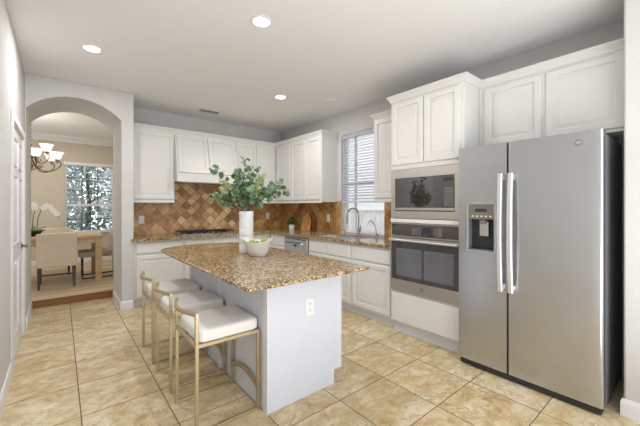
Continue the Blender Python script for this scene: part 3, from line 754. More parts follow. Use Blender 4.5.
fbox(P, da0+0.006, da1-0.006, dz0+0.001, dz0+0.010, -0.058, 0.004).build('drip_tray', 'slot', ds)
def fhandle(yc):
    hz0, hz1 = 0.512*S, 1.185*S; R = []
    n = 16
    for i in range(n+1):
        t_ = i/n; z = hz0+(hz1-hz0)*t_; bow = 0.040+0.022*math.sin(PI*t_)
        a, b = FX-bow-0.012, FX-bow+0.012; h_ = 0.0175
        R.append([(a, yc-h_+0.006, z), (a, yc+h_-0.006, z), (a+0.007, yc+h_, z), (b, yc+h_, z), (b, yc-h_, z), (a+0.007, yc-h_, z)])
    m = MB().rings(R)
    for z in (hz0+0.03, hz1-0.03): m.box(FX-0.035, FX+0.001, yc-0.012, yc+0.012, z-0.02, z+0.02)
    return m
fhandle(FD+0.036).build('handle', 'handle', fz, smooth=True); fhandle(FD-0.036).build('handle', 'handle', dr_, smooth=True)
bd = MB().lathe((FX+0.0005, 0.400*S, 1.312*S), [(0, 0), (0.021, 0), (0.021, -0.004), (0.018, -0.005), (0, -0.005)], 28, 'x').build('badge', 'slot', dr_, label='round silver badge')
m = MB()
for s_ in (-1, 1):
    pts = [(FX-0.0055, 0.400*S+s_*0.006+0.005*math.cos(a), 1.312*S+0.006*math.sin(a)) for a in [i*PI/6 for i in range(10)]]
    m.tube(pts, 0.0012, 6)
m.build('monogram', 'plate', bd)
MB().box(FX+0.01, FX+0.07, FY0+0.01, FY1-0.01, 0.012, 0.05).build('base_grille', 'grout', c)
for yy in (FY0+0.03, FY1-0.03): MB().cyl((FX+0.10, yy, 0), (FX+0.10, yy, 0.03), 0.018).build('foot', 'dark', c)

# ------------------------------------------------------------------ island
IX0, IX1, IY0, IY1 = 0.769*S, 1.246*S, 1.332*S, 2.50*S
c = thing('kitchen_island', 'white kitchen island with granite top and bar overhang', 'island', ((IX0+IX1)/2, (IY0+IY1)/2, 0))
tx = 1.196*S; tz = 0.105
m = MB().prism([(IX0, IY0, 0), (tx, IY0, 0), (tx, IY0, tz), (IX1, IY0, tz), (IX1, IY0, ct-0.024), (IX0, IY0, ct-0.024)], (0, IY1-IY0, 0))
m.build('cabinet_body', 'island', c, bevel=0.002)
for a, b in ((IY0-0.004, IY0+0.05), (1.925*S-0.02, 1.925*S+0.02), (IY1-0.05, IY1)):
    MB().box(IX0-0.006, IX0, a, b, 0.0, ct-0.026).build('batten', 'trim', c)
MB().box(IX1-0.004, IX1+0.004, IY0-0.004, IY0+0.035, tz, ct-0.026).build('corner_strip', 'trim', c)
P = faceL(IX1)
for k in range(3):
    a = IY0+0.06+k*(IY1-IY0-0.08)/3; b = a+(IY1-IY0-0.08)/3-0.02
    MB().panel(P, a, b, 0.13, ct-0.24, DOOR).build('door', 'island', c); MB().panel(P, a, b, ct-0.22, ct-0.06, DRAW).build('drawer', 'island', c)
# top with bowed far end and rounded near corners
X0, X1, Y0 = 0.566*S, 1.290*S, 1.136*S; rc = 0.022
pts = [(X0+rc-rc*math.cos(a), Y0+rc-rc*math.sin(a)) for a in [i*PI/2/5 for i in range(6)]]
pts += [(X1-rc+rc*math.sin(a), Y0+rc-rc*math.cos(a)) for a in [i*PI/2/5 for i in range(6)]]
cxx, aa = (X0+X1)/2, (X1-X0)/2
pts += [(cxx+aa*math.cos(a), 2.50*S+0.27*S*math.sin(a)) for a in [i*PI/22 for i in range(0, 23)]]
MB().prism([(x, y, ct-0.024) for x, y in pts], (0, 0, 0.024)).build('granite_top', 'granite', c, bevel=0.009, seg=3)
# outlet on the end panel
oz = 0.467*S; ox = (1.020)*S; P = faceB(IY0)
ol = fbox(P, ox-0.037, ox+0.037, oz-0.06, oz+0.06, 0, 0.006).build('outlet', 'plate', c, bevel=0.002)
def sockets(P, ox, oz, ol, n0=0.006):
    for dz in (-0.022, 0.022):
        r_ = fbox(P, ox-0.017, ox+0.017, oz+dz-0.015, oz+dz+0.015, n0, n0+0.0015).build('socket', 'plate', ol, bevel=0.001)
        m = MB()
        for dx in (-0.007, 0.007): fbox(P, ox+dx-0.0018, ox+dx+0.0018, oz+dz-0.002, oz+dz+0.009, n0+0.0015, n0+0.002, m)
        fbox(P, ox-0.003, ox+0.003, oz+dz-0.011, oz+dz-0.006, n0+0.0015, n0+0.002, m)
        if ol.parent is None or ol.type == 'EMPTY': m.build('slots', 'slot', r_)
        else: m.build('socket_slots', 'slot', ol)
sockets(P, ox, oz, ol)

# ------------------------------------------------------------------ stools
def make_stool(x, y, label):
    c = thing('counter_stool', label, 'stool', (x, y, 0), 'gold framed counter stools along the island')
    k = 0.0100; dx, dy = 0.200, 0.203; sb, stp = 0.388*S, 0.722
    for sx, sy in ((-1, -1), (-1, 1), (1, -1), (1, 1)):
        top = stp if sx < 0 else sb
        MB().tube([(x+sx*dx, y+sy*dy, 0.0), (x+sx*dx, y+sy*dy, top)], k, square=True, ref=(1, 0, 0)).build('leg', 'gold', c, bevel=0.002)
    for sy in (-1, 1):
        MB().tube([(x-dx, y+sy*dy, k+0.0003), (x+dx, y+sy*dy, k+0.0003)], k*0.98, square=True, ref=(0, 0, 1)).build('base_rail', 'gold', c, bevel=0.002)
    m = MB()
    for sy in (-1, 1): m.tube([(x-dx, y+sy*dy, sb), (x+dx, y+sy*dy, sb)], k*0.97, square=True, ref=(0, 0, 1))
    for sx in (-1, 1): m.tube([(x+sx*dx, y-dy, sb), (x+sx*dx, y+dy, sb)], k*0.97, square=True, ref=(0, 0, 1))
    m.build('seat_frame', 'gold', c, bevel=0.002)
    # low curved back rail
    pts = [(x-dx-0.052*math.sin(PI*i/14), y-dy+2*dy*i/14, stp-k) for i in range(15)]
    MB().tube(pts, k, square=True, ref=(0, 0, 1)).build('back_rail', 'gold', c)
    # footrest strap between the front legs, arched upward
    R = []
    for i in range(15):
        t_ = i/14; yy = y-dy+2*dy*t_; z = 0.145+0.050*math.sin(PI*t_)
        R.append([(x+dx-0.010, yy, z-0.013), (x+dx+0.008, yy, z-0.013), (x+dx+0.008, yy, z+0.013), (x+dx-0.010, yy, z+0.013)])
    MB().rings(R).build('footrest', 'gold', c, smooth=True)
    # cushion
    m = MB(); R = []; z0 = sb+k; 
    def rr(ins, z, r_=0.035):
        a, b = dx+0.008-ins, dy+0.012-ins; pts = []
        a0 = dx-0.014-ins
        for qx, qy, st in ((1, 1, 0), (-1, 1, 1), (-1, -1, 2), (1, -1, 3)):
            for j in range(5):
                an = st*PI/2+j*PI/8; ax = a if qx > 0 else a0
                pts.append((x+qx*(ax-r_)+r_*math.cos(an), y+qy*(b-0.014-r_)+r_*math.sin(an), z))
        return pts
    for ins, z in ((0.008, z0), (0.0, z0+0.008), (-0.001, z0+0.045), (0.002, z0+0.062), (0.010, z0+0.071), (0.03, z0+0.076), (0.10, z0+0.079)):
        R.append(rr(ins, z))
    m.rings(R).build('cushion', 'leather', c, smooth=True)
    return c
sx_ = 0.6065*S
st = make_stool(sx_, 1.552*S, 'white-seated gold counter stool nearest the camera')
for y_, l_ in ((1.966*S, 'white-seated gold counter stool in the middle of three'), (2.385*S, 'white-seated gold counter stool farthest away, near the arched wall')):
    q = copy_tree(st); q.location.y = y_; q['label'] = l_

# ------------------------------------------------------------------ vase, bouquet, bowl
vx, vy = 1.003*S, 2.033*S
prof = [(0, 0), (0.060, 0), (0.064, 0.004)]
for k in range(5):
    z = 0.004+k*0.076; prof += [(0.066, z+0.006), (0.066, z+0.072), (0.064, z+0.075)]
prof += [(0.064, 0.388), (0.056, 0.388), (0.055, 0.02), (0, 0.02)]
o = MB().lathe((vx, vy, ct), prof, 40).build('vase', 'ceramic', smooth=True, loc=(vx, vy, ct))
tag(o, 'tall white banded ceramic vase holding the eucalyptus on the island', 'vase')
vt = ct+0.385
c = thing('eucalyptus_bouquet', 'bunch of leafy round-leaved eucalyptus stems in the tall vase', 'foliage', (vx, vy, ct+0.30))
Fd = Vector((0.634, 0.773, 0)); Rd = Vector((0.773, -0.634, 0))
def leaf(m, p, nrm, up, r):
    nrm = nrm.normalized(); u = (up-nrm*up.dot(nrm)); 
    if u.length < 1e-4: u = nrm.orthogonal()
    u.normalize(); v = nrm.cross(u)
    cv = m.bm.verts.new(p+u*r*0.9+nrm*r*0.16); ring = []
    for q in range(10):
        a = 2*PI*q/10; ring.append(m.bm.verts.new(p+u*(r*0.9-r*math.cos(a))+v*r*0.92*math.sin(a)))
    for q in range(10): m.bm.faces.new((cv, ring[q], ring[(q+1) % 10]))
branches = [  # lateral (right+), forward, height of the tip above the vase rim, leaves, material
 (-0.31, -0.05, 0.41, 11, 'leafA'), (-0.37, 0.06, 0.14, 15, 'leafB'), (-0.20, -0.10, 0.24, 15, 'leafB'), (-0.13, 0.08, 0.33, 15, 'leafA'),
 (0.01, -0.06, 0.49, 12, 'leafA'), (0.07, 0.08, 0.43, 15, 'leafA'), (0.17, -0.05, 0.34, 12, 'leafB'), (0.24, 0.10, 0.22, 14, 'leafA'),
 (0.38, -0.02, 0.20, 15, 'leafA'), (0.32, 0.06, 0.27, 13, 'leafA'), (0.10, -0.14, 0.18, 15, 'leafA'), (-0.06, -0.14, 0.22, 15, 'leafA'),
 (-0.02, 0.12, 0.25, 15, 'leafB'), (-0.25, -0.02, 0.12, 13, 'leafA'), (0.15, 0.04, 0.24, 11, 'leafB'), (-0.05, -0.06, 0.36, 11, 'leafA')]
for bi, (la, fo, hh, nl, mt) in enumerate(branches):
    tip = Vector((vx, vy, vt))+Rd*la+Fd*fo+Vector((0, 0, hh))
    b0_ = Vector((vx, vy, ct+0.20)); p1 = Vector((vx, vy, vt+0.02))+Rd*la*0.08+Fd*fo*0.12
    p2 = p1.lerp(tip, 0.5)+Vector((0, 0, 0.06+0.05*abs(la)))
    def bez(t_):
        if t_ < 0.25: return b0_.lerp(p1, t_/0.25)
        s_ = (t_-0.25)/0.75
        return p1*(1-s_)**2+p2*2*s_*(1-s_)+tip*s_*s_
    pts = [bez(i/18) for i in range(19)]
    br = MB().tube(pts, [0.0035-0.0022*i/18 for i in range(19)], 6).build('branch', 'stem', c, smooth=True)
    m = MB()
    for k in range(nl):
        t_ = 0.33+0.67*(k+0.5)/nl; p = bez(t_); tg = (bez(min(1, t_+0.03))-bez(t_-0.03)).normalized()
        for sd in ((-1, 1, 1) if k % 2 else (-1, 1)):
            side = (tg.cross(Vector((random.uniform(-1, 1), random.uniform(-1, 1), random.uniform(-0.4, 0.4))))).normalized()
            up = (side*sd+tg*0.5+Vector((0, 0, random.uniform(-0.5, 0.2)))).normalized()
            nrm = (-Fd*random.uniform(0.3, 1)+Vector((random.uniform(-.8, .8), random.uniform(-.8, .8), random.uniform(-0.2, 0.9))))
            leaf(m, p+up*random.uniform(0.006, 0.03), nrm, up, random.uniform(0.015, 0.031)*(1.05 if t_ < 0.8 else 0.85))
    m.build('leaves', mt, br, smooth=True)
# bowl
bx_, by_ = 1.002*S, 1.862*S
prof = [(0.001, 0), (0.070, 0), (0.076, 0.006), (0.094, 0.045), (0.114, 0.095), (0.136, 0.142), (0.139, 0.150), (0.133, 0.149), (0.110, 0.096), (0.086, 0.048), (0.05, 0.018), (0.001, 0.016)]
R_ = []
for rad_, z_ in prof:
    ring = []
    for q in range(56):
        a = 2*PI*q/56; d_ = Vector((math.cos(a), math.sin(a), 0)); lift = 1+0.13*(2*abs(d_.dot(Rd))**2-1)-0.04
        ring.append((bx_+rad_*d_.x, by_+rad_*d_.y, ct+z_*(lift if z_ > 0.02 else 1)))
    R_.append(ring)
o = MB().rings(R_).build('serving_bowl', 'ceramic', smooth=True, loc=(bx_, by_, ct))
tag(o, 'wide white ceramic bowl in front of the vase on the island', 'bowl')
for k, (dx, dy, dz, l_) in enumerate(((-0.045, -0.03, 0.108, 'yellow-green lime lying in the left of the white bowl'), (0.055, 0.015, 0.122, 'yellow-green lime lying in the right of the white bowl'), (-0.02, 0.055, 0.092, 'yellow-green lime at the back of the white bowl'))):
    p = Vector((bx_, by_, ct+dz)) + Rd*dx + Fd*dy
    o = MB().lathe(p, [(0.0, -0.036), (0.008, -0.033), (0.020, -0.027), (0.031, -0.012), (0.033, 0), (0.031, 0.012), (0.020, 0.027), (0.008, 0.033), (0.0, 0.040)], 20, 'x' if k % 2 else 'y').build('lime', 'lime', smooth=True, loc=tuple(p))
    tag(o, l_, 'lime', 'limes in the white bowl')

# ------------------------------------------------------------------ counter clutter, outlets
px_, py_ = 2.43*S, 3.72*S
px_, py_ = 2.40*S, 3.52*S
c = thing('potted_herb', 'small bushy green plant in white pot near the counter corner', 'potted plant', (px_, py_, ct))
MB().lathe((px_, py_, ct), [(0, 0), (0.048, 0), (0.052, 0.006), (0.056, 0.10), (0.052, 0.104), (0.050, 0.09), (0, 0.088)], 28).build('pot', 'ceramic', c, smooth=True)
m = MB()
for k in range(170):
    a = random.uniform(0, 2*PI); z = random.uniform(0.0, 0.145); r = random.uniform(0.01, 0.085)*math.sqrt(max(0.1, 1-(z/0.16)**2))
    d = Vector((math.cos(a), math.sin(a), random.uniform(0.2, 1.2)))
    leaf(m, Vector((px_+r*math.cos(a), py_+r*math.sin(a), ct+0.095+z)), Vector((random.uniform(-1, 1), random.uniform(-1, 1), 1)), d, random.uniform(0.012, 0.02))
m.build('foliage', 'potleaf', c, smooth=True)
def board(y0, y1, z1, xo, mat, label, rnd):
    # leaning board with a rounded top, standing on the counter, leaning on the window wall
    m = MB(); pts = []; n = 14; lean_ = 0.05
    ym_, hw_ = (y0+y1)/2, (y1-y0)/2; n = 24
    side = [(hw_*(0.80+0.20*math.sin(min(1, t_*1.6)*PI/2))*(1 if t_ < 0.45 else math.cos((t_-0.45)/0.55*PI/2*0.93))*(1+0.07*math.sin(t_*34)), z1*t_) for t_ in [i/n for i in range(n+1)]]
    pts = [(ym_+a, z) for a, z in side] + [(ym_-a, z) for a, z in reversed(side)]
    P3 = [(xo+lean_*(z/z1), y, ct+0.0+z) for y, z in pts]
    o = m.prism(P3, (-0.018, 0, 0)).build('cutting_board', mat, bevel=0.003, loc=(xo, (y0+y1)/2, ct))
    tag(o, label, 'cutting board', 'cutting boards leaning by the corner')
board(3.17*S, 3.35*S, 0.335, 3.40-0.010, 'board2', 'dark brown cutting board leaning behind the lighter one', 0.12)
board(3.215*S, 3.43*S, 0.30, 3.40-0.050, 'board', 'honey striped wooden cutting board leaning in front of dark one', 0.10)
def wall_outlet(P, a, z, label, sw=False):
    loc = P(a, z, 0)
    c = thing('light_switch' if sw else 'wall_outlet', label, 'switch' if sw else 'outlet', loc)
    fbox(P, a-0.037, a+0.037, z-0.06, z+0.06, 0.0003, 0.006).build('cover_plate', 'plate', c, bevel=0.002)
    if sw: fbox(P, a-0.015, a+0.015, z-0.032, z+0.032, 0.006, 0.010).build('rocker', 'plate', c, bevel=0.002)
    else: sockets(P, a, z, c)
PBk = faceB(YB-e); PRt = faceR(XW-e)
wall_outlet(PBk, 0.712*S, 0.845*S, 'white switch plate on backsplash below leftmost upper cabinet', True)
wall_outlet(PBk, 2.33*S, 0.855*S, 'white outlet on golden backsplash right of the vase')
wall_outlet(PRt, 2.96*S, 0.85*S, 'white outlet on backsplash left of the sink window')
wall_outlet(PRt, 1.86*S, 0.92*S, 'white switch plate between sink window and oven tower', True)

# ------------------------------------------------------------------ kitchen blind
c = thing('window_blind', 'white horizontal slat blind half lowered over the sink window', 'blind', (XW+0.035, (WY0+WY1)/2, WZ1))
xb = XW+0.034
MB().box(xb-0.028, xb+0.028, WY0+0.006, WY1-0.006, WZ1-0.06, WZ1-0.002).build('head_rail', 'blind', c, bevel=0.004)
m = MB(); bz = 1.05*S; z = WZ1-0.085
while z > bz+0.02:
    cx_, hh = 0.023, 0.011
    m.quadbox([(xb-cx_, WY0+0.01, z-hh), (xb+cx_, WY0+0.01, z+hh), (xb+cx_, WY1-0.01, z+hh), (xb-cx_, WY1-0.01, z-hh),
               (xb-cx_, WY0+0.01, z-hh+0.0025), (xb+cx_, WY0+0.01, z+hh+0.0025), (xb+cx_, WY1-0.01, z+hh+0.0025), (xb-cx_, WY1-0.01, z-hh+0.0025)])
    z -= 0.042
m.build('slats', 'blind', c)
MB().box(xb-0.026, xb+0.026, WY0+0.01, WY1-0.01, bz-0.02, bz+0.008).build('bottom_rail', 'blind', c, bevel=0.004)
for yy in (WY0+0.12, WY1-0.12): MB().cyl((xb-0.029, yy, bz), (xb-0.029, yy, WZ1-0.05), 0.0018, seg=6).build('cord', 'blind', c)
MB().cyl((xb-0.034, WY1-0.05, bz-0.25), (xb-0.034, WY1-0.05, WZ1-0.05), 0.004, seg=8).build('tilt_wand', 'blind', c)

# ------------------------------------------------------------------ ceiling fixtures
def ceil_pt(u, v):
    t_ = (u-320)/317; F = (ZC-S)*317/(206-v)
    return F*(0.634+0.773*t_), F*(0.773-0.634*t_)
for (u, v, l_) in ((261.5, 21.5, 'round recessed light, largest, straight above the island'), (92, 48.5, 'round recessed light closest to the arched wall and side door'), (280.5, 97, 'round recessed light toward the sink corner')):
    x, y = ceil_pt(u, v)
    c = thing('recessed_light', l_, 'ceiling light', (x, y, ZC), 'recessed ceiling lights')
    MB().lathe((x, y, ZC), [(0.070, -0.0005), (0.092, -0.0005), (0.090, -0.005), (0.072, -0.008), (0.068, -0.004)], 32).build('trim_ring', 'trim', c, smooth=True)
    MB().lathe((x, y, ZC), [(0, -0.0008), (0.068, -0.0008), (0.066, -0.004), (0, -0.005)], 32).build('lens', 'lamp', c)
    d = bpy.data.lights.new('downlight', 'AREA'); d.shape = 'DISK'; d.size = 0.13; d.energy = 13; d.color = (1, 0.985, 0.97)
    lo = bpy.data.objects.new('downlight', d); C.objects.link(lo); lo.parent = c; lo.location = (0, 0, -0.012)
x, y = ceil_pt(332.5, 101)
c = thing('ceiling_speaker', 'flat round white speaker grille in the ceiling by the window', 'speaker', (x, y, ZC))
MB().lathe((x, y, ZC), [(0.072, -0.0005), (0.095, -0.0005), (0.093, -0.006), (0.076, -0.010)], 32).build('rim', 'plate', c, smooth=True)
MB().lathe((x, y, ZC), [(0, -0.0006), (0.072, -0.0006), (0.070, -0.005), (0, -0.007)], 32).build('grille', simple('speaker_grille', (176, 176, 176), 0.7), c, smooth=True)
x, y = ceil_pt(209, 111)
c = thing('ceiling_vent', 'small white rectangular air vent in the ceiling above cooktop', 'vent', (x, y, ZC))
MB().box(x-0.16, x+0.16, y-0.08, y+0.08, ZC-0.006, ZC-0.0003).build('frame', 'trim', c, bevel=0.002)
m = MB()
for k in range(9):
    a = x-0.13+k*0.0325; m.quadbox([(a, y-0.06, ZC-0.007), (a+0.012, y-0.06, ZC-0.016), (a+0.012, y+0.06, ZC-0.016), (a, y+0.06, ZC-0.007), (a, y-0.06, ZC-0.006), (a+0.013, y-0.06, ZC-0.015), (a+0.013, y+0.06, ZC-0.015), (a, y+0.06, ZC-0.006)])
m.build('louvres', 'slot', c)

# ------------------------------------------------------------------ dining room
TZ = 0.650*S
tx0, tx1, ty0, ty1 = -0.92*S, 0.405*S, 4.67*S, 5.38*S
c = thing('dining_table', 'long pale oak dining table with thick square legs', 'table', ((tx0+tx1)/2, (ty0+ty1)/2, ZD))
MB().box(tx0, tx1, ty0, ty1, TZ-0.045, TZ).build('tabletop', 'tablewood', c, bevel=0.006)
MB().box(tx0+0.09, tx1-0.09, ty0+0.04, ty0+0.06, TZ-0.13, TZ-0.045).box(tx0+0.09, tx1-0.09, ty1-0.06, ty1-0.04, TZ-0.13, TZ-0.045).box(tx0+0.04, tx0+0.06, ty0+0.09, ty1-0.09, TZ-0.13, TZ-0.045).box(tx1-0.06, tx1-0.04, ty0+0.09, ty1-0.09, TZ-0.13, TZ-0.045).build('apron', 'tablewood', c)
for a in (tx0+0.01, tx1-0.10):
    for b in (ty0+0.01, ty1-0.10): MB().box(a, a+0.09, b, b+0.09, ZD, TZ-0.045).build('leg', 'tablewood', c, bevel=0.004)
def chair(x, y, rz, label, w=0.47):
    """local frame: faces +Y, origin on the floor under the seat centre"""
    c = thing('dining_chair', label, 'chair', (0, 0, 0), 'beige upholstered dining chairs')
    MB().box(-w/2, w/2, -0.22, 0.25, 0.36, 0.46).build('seat', 'linen', c, bevel=0.02)
    R = []
    for z, off in ((0.315, 0.0), (0.5, 0.005), (0.7, -0.015), (0.815, -0.03)):
        y1_ = -0.215+off; y0_ = y1_-0.065
        R.append([(-w/2, y0_, z), (w/2, y0_, z), (w/2, y1_, z), (-w/2, y1_, z)])
    MB().rings(R).build('backrest', 'linen', c, bevel=0.012)
    for sx in (-1, 1):
        for yy in (-0.235, 0.22):
            a = sx*(w/2-0.03); dy = -0.03 if yy < 0 else 0
            m = MB(); m.rings([[(a-0.012, yy-0.012+dy, 0), (a+0.012, yy-0.012+dy, 0), (a+0.012, yy+0.012+dy, 0), (a-0.012, yy+0.012+dy, 0)], [(a-0.02, yy-0.02, 0.362 if yy > 0 else 0.318), (a+0.02, yy-0.02, 0.362 if yy > 0 else 0.318), (a+0.02, yy+0.02, 0.362 if yy > 0 else 0.318), (a-0.02, yy+0.02, 0.362 if yy > 0 else 0.318)]])
            m.build('leg', 'espresso', c)
    m = MB().box(-w/2+0.04, w/2-0.04, -0.01, 0.01, 0.15, 0.17)
    for sx in (-1, 1): m.box(sx*(w/2-0.03)-0.008, sx*(w/2-0.03)+0.008, -0.235, 0.22, 0.15, 0.17)
    m.build('stretcher', 'espresso', c)
    c.location = (x, y, ZD); c.rotation_euler.z = rz
    return c
ch = chair(-0.025*S, 4.535*S+0.27, 0, 'beige upholstered dining chair seen from behind, nearest the arch')
q = copy_tree(ch); q.location = (-0.06*S, 5.50*S, ZD); q.rotation_euler.z = PI; q['label'] = 'beige upholstered dining chair on the far side of the table'
# host chair with curved back and black sled base, faces -X at the table end
hx, hy_ = 0.425*S, 5.03*S
c = thing('host_chair', 'curved-back beige chair with black sled legs at the table end', 'chair', (hx, hy_, ZD))
z = ZD
MB().box(hx-0.33, hx+0.20, hy_-0.22, hy_+0.22, z+0.36, z+0.455).build('seat', 'taupe', c, bevel=0.02)
R = []
n = 14
for i in range(n+1):
    a = -1.25+2.5*i/n; yy = hy_+0.26*math.sin(a)/math.sin(1.25); xx = hx+0.05+0.20*math.cos(a)
    zt_ = z+0.74+0.12*math.cos(a*1.2); nx, ny = math.cos(a), math.sin(a)
    R.append([(xx, yy, z+0.36), (xx+0.05*nx, yy+0.03*ny, z+0.36), (xx+0.09*nx+0.02, yy+0.03*ny, zt_), (xx+0.05*nx, yy, zt_)])
MB().rings(R).build('backrest', 'linen', c, bevel=0.01)
for sy in (-1, 1):
    MB().tube([(hx-0.28, hy_+sy*0.20, z+0.355), (hx-0.28, hy_+sy*0.20, z+0.011), (hx+0.19, hy_+sy*0.20, z+0.011), (hx+0.19, hy_+sy*0.20, z+0.355)], 0.010, square=True, ref=(0, 1, 0)).build('sled_leg', 'blackmetal', c)
MB().tube([(hx+0.19, hy_-0.2, z+0.15), (hx+0.19, hy_+0.2, z+0.15)], 0.009, square=True).tube([(hx-0.28, hy_-0.2, z+0.15), (hx-0.28, hy_+0.2, z+0.15)], 0.009, square=True).build('stretcher', 'blackmetal', c)

# orchid in a dark bowl
ox, oy = -0.235*S, 4.96*S
c = thing('potted_orchid', 'white orchid in a dark low bowl on the dining table', 'potted plant', (ox, oy, TZ))
MB().lathe((ox, oy, TZ), [(0, 0), (0.05, 0), (0.07, 0.02), (0.11, 0.07), (0.15, 0.085), (0.145, 0.092), (0.10, 0.078), (0, 0.07)], 28).build('bowl', 'darkbowl', c, smooth=True)
for k, (sx, tipx, tipz) in enumerate(((-0.02, 0.03, 0.47), (0.035, 0.24, 0.36), (-0.05, -0.12, 0.45))):
    pts = [Vector((ox+sx, oy, TZ+0.07)), Vector((ox+sx+0.01, oy, TZ+0.28)), Vector((ox+sx+0.03+tipx*0.1, oy, TZ+0.42)), Vector((ox+sx+tipx*0.55, oy-0.02, TZ+0.50)), Vector((ox+sx+tipx, oy-0.04, TZ+tipz))]
    P_ = []
    for i in range(len(pts)-1):
        for j in range(5): P_.append(pts[i].lerp(pts[i+1], j/5))
    P_.append(pts[-1])
    stm = MB().tube(P_, 0.006, 6).build('stem', 'potleaf', c, smooth=True)
    m = MB()
    for j in range(5):
        q = P_[-1-j*2]
        cen = q+Vector((0, -0.03, -0.01))
        for a in range(5):
            an = 2*PI*a/5+0.3; leaf(m, cen, Vector((0.25, -1, 0.2)), Vector((math.cos(an), 0, math.sin(an))), 0.026)
    m.build('flowers', 'petal', stm, smooth=True)
m = MB()
for j in range(4): m.lathe((ox+0.235+0.022*j, oy-0.05, TZ+0.37-0.028*j), [(0, -0.012), (0.009, -0.006), (0.011, 0), (0.007, 0.01), (0, 0.014)], 10)
m.build('buds', 'bud', c, smooth=True)
m = MB()
for a in (0.3, 1.6, 3.0, 4.4):
    for s_ in range(3): leaf(m, Vector((ox+0.05*s_*math.cos(a), oy+0.05*s_*math.sin(a), TZ+0.09+0.02*s_)), Vector((0, -0.3, 1)), Vector((math.cos(a), math.sin(a), 0.4)), 0.03)
m.build('leaves', 'potleaf', c, smooth=True)

# chandelier
hx, hy_, hz = -0.265*S, 5.0*S, 1.42*S
c = thing('chandelier', 'scrolled iron chandelier with frosted bell shades above dining table', 'chandelier', (hx, hy_, ZC))
MB().lathe((hx, hy_, ZC), [(0, 0), (0.07, 0), (0.065, -0.02), (0.03, -0.04), (0, -0.045)], 24).build('ceiling_canopy', 'bronze', c, smooth=True)
m = MB(); z = ZC-0.045; k = 0
while z > hz+0.42:
    pts = [(hx+(0.009*math.cos(a) if k % 2 else 0), hy_+(0 if k % 2 else 0.009*math.cos(a)), z-0.018+0.02*math.sin(a)) for a in [i*PI/5 for i in range(10)]]
    m.tube(pts, 0.0025, 6, closed=True); z -= 0.030; k += 1
m.build('chain', 'bronze', c, smooth=True)
MB().lathe((hx, hy_, hz), [(0, -0.03), (0.018, -0.01), (0.012, 0.01), (0.035, 0.05), (0.02, 0.09), (0.012, 0.14), (0.03, 0.20), (0.014, 0.26), (0.010, 0.36), (0.02, 0.40), (0, 0.44)], 20).build('column', 'bronze', c, smooth=True)
for k in range(9):
    tier = k >= 6
    a = k*PI/3+0.75 if not tier else k*2*PI/3+0.1; d = Vector((math.cos(a), math.sin(a), 0)); o_ = Vector((hx, hy_, hz+(0.13 if tier else 0)))
    def at(r, z_): return o_+d*r*(0.62 if tier else 1.08)+Vector((0, 0, z_))
    ctrl = [at(0.015, 0.17), at(0.06, 0.08), at(0.13, 0.0), at(0.22, -0.01), at(0.31, 0.03), at(0.36, 0.10), at(0.34, 0.15), at(0.31, 0.135), at(0.31, 0.17)]
    P_ = []
    for i in range(len(ctrl)-1):
        p0_, p1_, p2_, p3_ = ctrl[max(0, i-1)], ctrl[i], ctrl[i+1], ctrl[min(len(ctrl)-1, i+2)]
        for j in range(5):
            t_ = j/5
            P_.append(0.5*((2*p1_)+(-p0_+p2_)*t_+(2*p0_-5*p1_+4*p2_-p3_)*t_*t_+(-p0_+3*p1_-3*p2_+p3_)*t_**3))
    P_.append(ctrl[-1])
    ar = MB().tube(P_, 0.0075, 8)
    sc = [at(0.12+0.035*math.cos(b)*(1-b/9), 0.055+0.035*math.sin(b)*(1-b/9)) for b in [i*0.45 for i in range(16)]]
    ar.tube(sc, 0.005, 6)
    sc = [at(0.10+0.06*math.cos(b)*(1-b/9), 0.17+0.08*math.sin(b)*(1-b/9)) for b in [2.2+i*0.4 for i in range(12)]]
    ar.tube(sc, 0.005, 6)
    ar = ar.build('arm', 'bronze', c, smooth=True)
    p = at(0.31, 0.17)
    MB().lathe(p, [(0, -0.005), (0.03, 0), (0.034, 0.008), (0.012, 0.014), (0, 0.016)], 16).build('cup', 'bronze', ar, smooth=True)
    MB().lathe(p, [(0.028, 0.014), (0.050, 0.03), (0.062, 0.06), (0.070, 0.095), (0.092, 0.128), (0.088, 0.130), (0.058, 0.092), (0.050, 0.06), (0.040, 0.034), (0.02, 0.02)], 24).build('shade', 'shade', ar, smooth=True)
d = bpy.data.lights.new('chandelier_glow', 'POINT'); d.energy = 9; d.shadow_soft_size = 0.25; d.color = (1, 0.9, 0.75)
lo = bpy.data.objects.new('chandelier_glow', d); C.objects.link(lo); lo.parent = c; lo.location = (0, 0, hz+0.40-ZC)

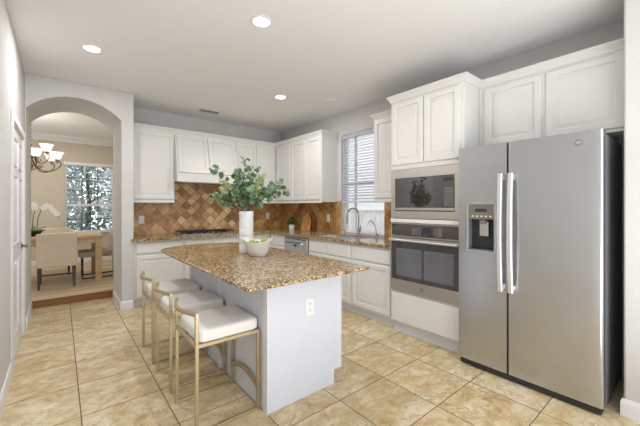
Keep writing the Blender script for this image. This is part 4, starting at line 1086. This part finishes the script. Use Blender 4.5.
# ------------------------------------------------------------------ outdoors
struct(MB().box(-14, 16, YF+0.2, 24, -0.3, -0.2).box(XW+0.2, 16, -6, YF+0.2, -0.3, -0.2).build('ground', 'soil'))
m = MB(); y = 0.0
while y < 9.5:
    m.box(5.6, 5.625, y, y+0.138, -0.2, 1.24); y += 0.146
m.box(5.625, 5.665, 0, 9.5, 0.1, 0.19).box(5.625, 5.665, 0, 9.5, 1.0, 1.09).box(5.57, 5.66, 0, 9.5, 1.24, 1.275)
tag(m.build('plank_fence', 'fence'), 'white vertical plank fence outside the sink window', 'fence')
c = thing('neighbouring_house', 'pale sided neighbouring house beyond the fence', 'house', (9.2, 5, -0.2))
m = MB()
for k in range(24): m.quadbox([(9.2, 0, -0.2+k*0.2), (9.5, 0, -0.2+k*0.2), (9.5, 14, -0.2+k*0.2), (9.2, 14, -0.2+k*0.2), (9.22, 0, k*0.2), (9.5, 0, k*0.2), (9.5, 14, k*0.2), (9.22, 14, k*0.2)])
m.build('siding', 'siding', c)
MB().prism([(8.7, -0.3, 4.6), (12.2, -0.3, 6.2), (12.2, -0.3, 6.35), (8.7, -0.3, 4.75)], (0, 14.6, 0)).build('roof', 'slot', c)
def tree(x, y, h, r, n, mat, label, low=0.2):
    c = thing('garden_tree', label, 'tree', (x, y, -0.2), 'trees outside the dining room window')
    MB().tube([(x, y, -0.2), (x+0.05, y, h*0.4), (x-0.05, y, h*0.8)], [0.10, 0.07, 0.03], 8).build('trunk', 'bark', c, smooth=True)
    m = MB()
    for k in range(n):
        a = random.uniform(0, 2*PI); zz = random.uniform(low, h); rr_ = r*math.sqrt(random.random())*(0.6+0.4*math.sin(PI*(zz-low)/(h-low)))
        leaf(m, Vector((x+rr_*math.cos(a), y+rr_*math.sin(a), zz)), Vector((random.uniform(-1, 1), random.uniform(-1.4, -0.1), random.uniform(-1, 1))), Vector((random.uniform(-1, 1), 0, random.uniform(-1, 0.5))), random.uniform(0.03, 0.06))
    m.build('crown', mat, c)
tree(-0.4, 11.2, 4.0, 0.95, 2600, 'treeleaf', 'dark leafy tree outside dining window on the left')
tree(1.75, 11.6, 4.2, 0.95, 2600, 'treeleaf2', 'pale leafy tree outside dining window on the right')
tree(0.75, 13.9, 3.8, 1.3, 3000, 'treeleaf', 'dark leafy tree outside dining window, furthest back')
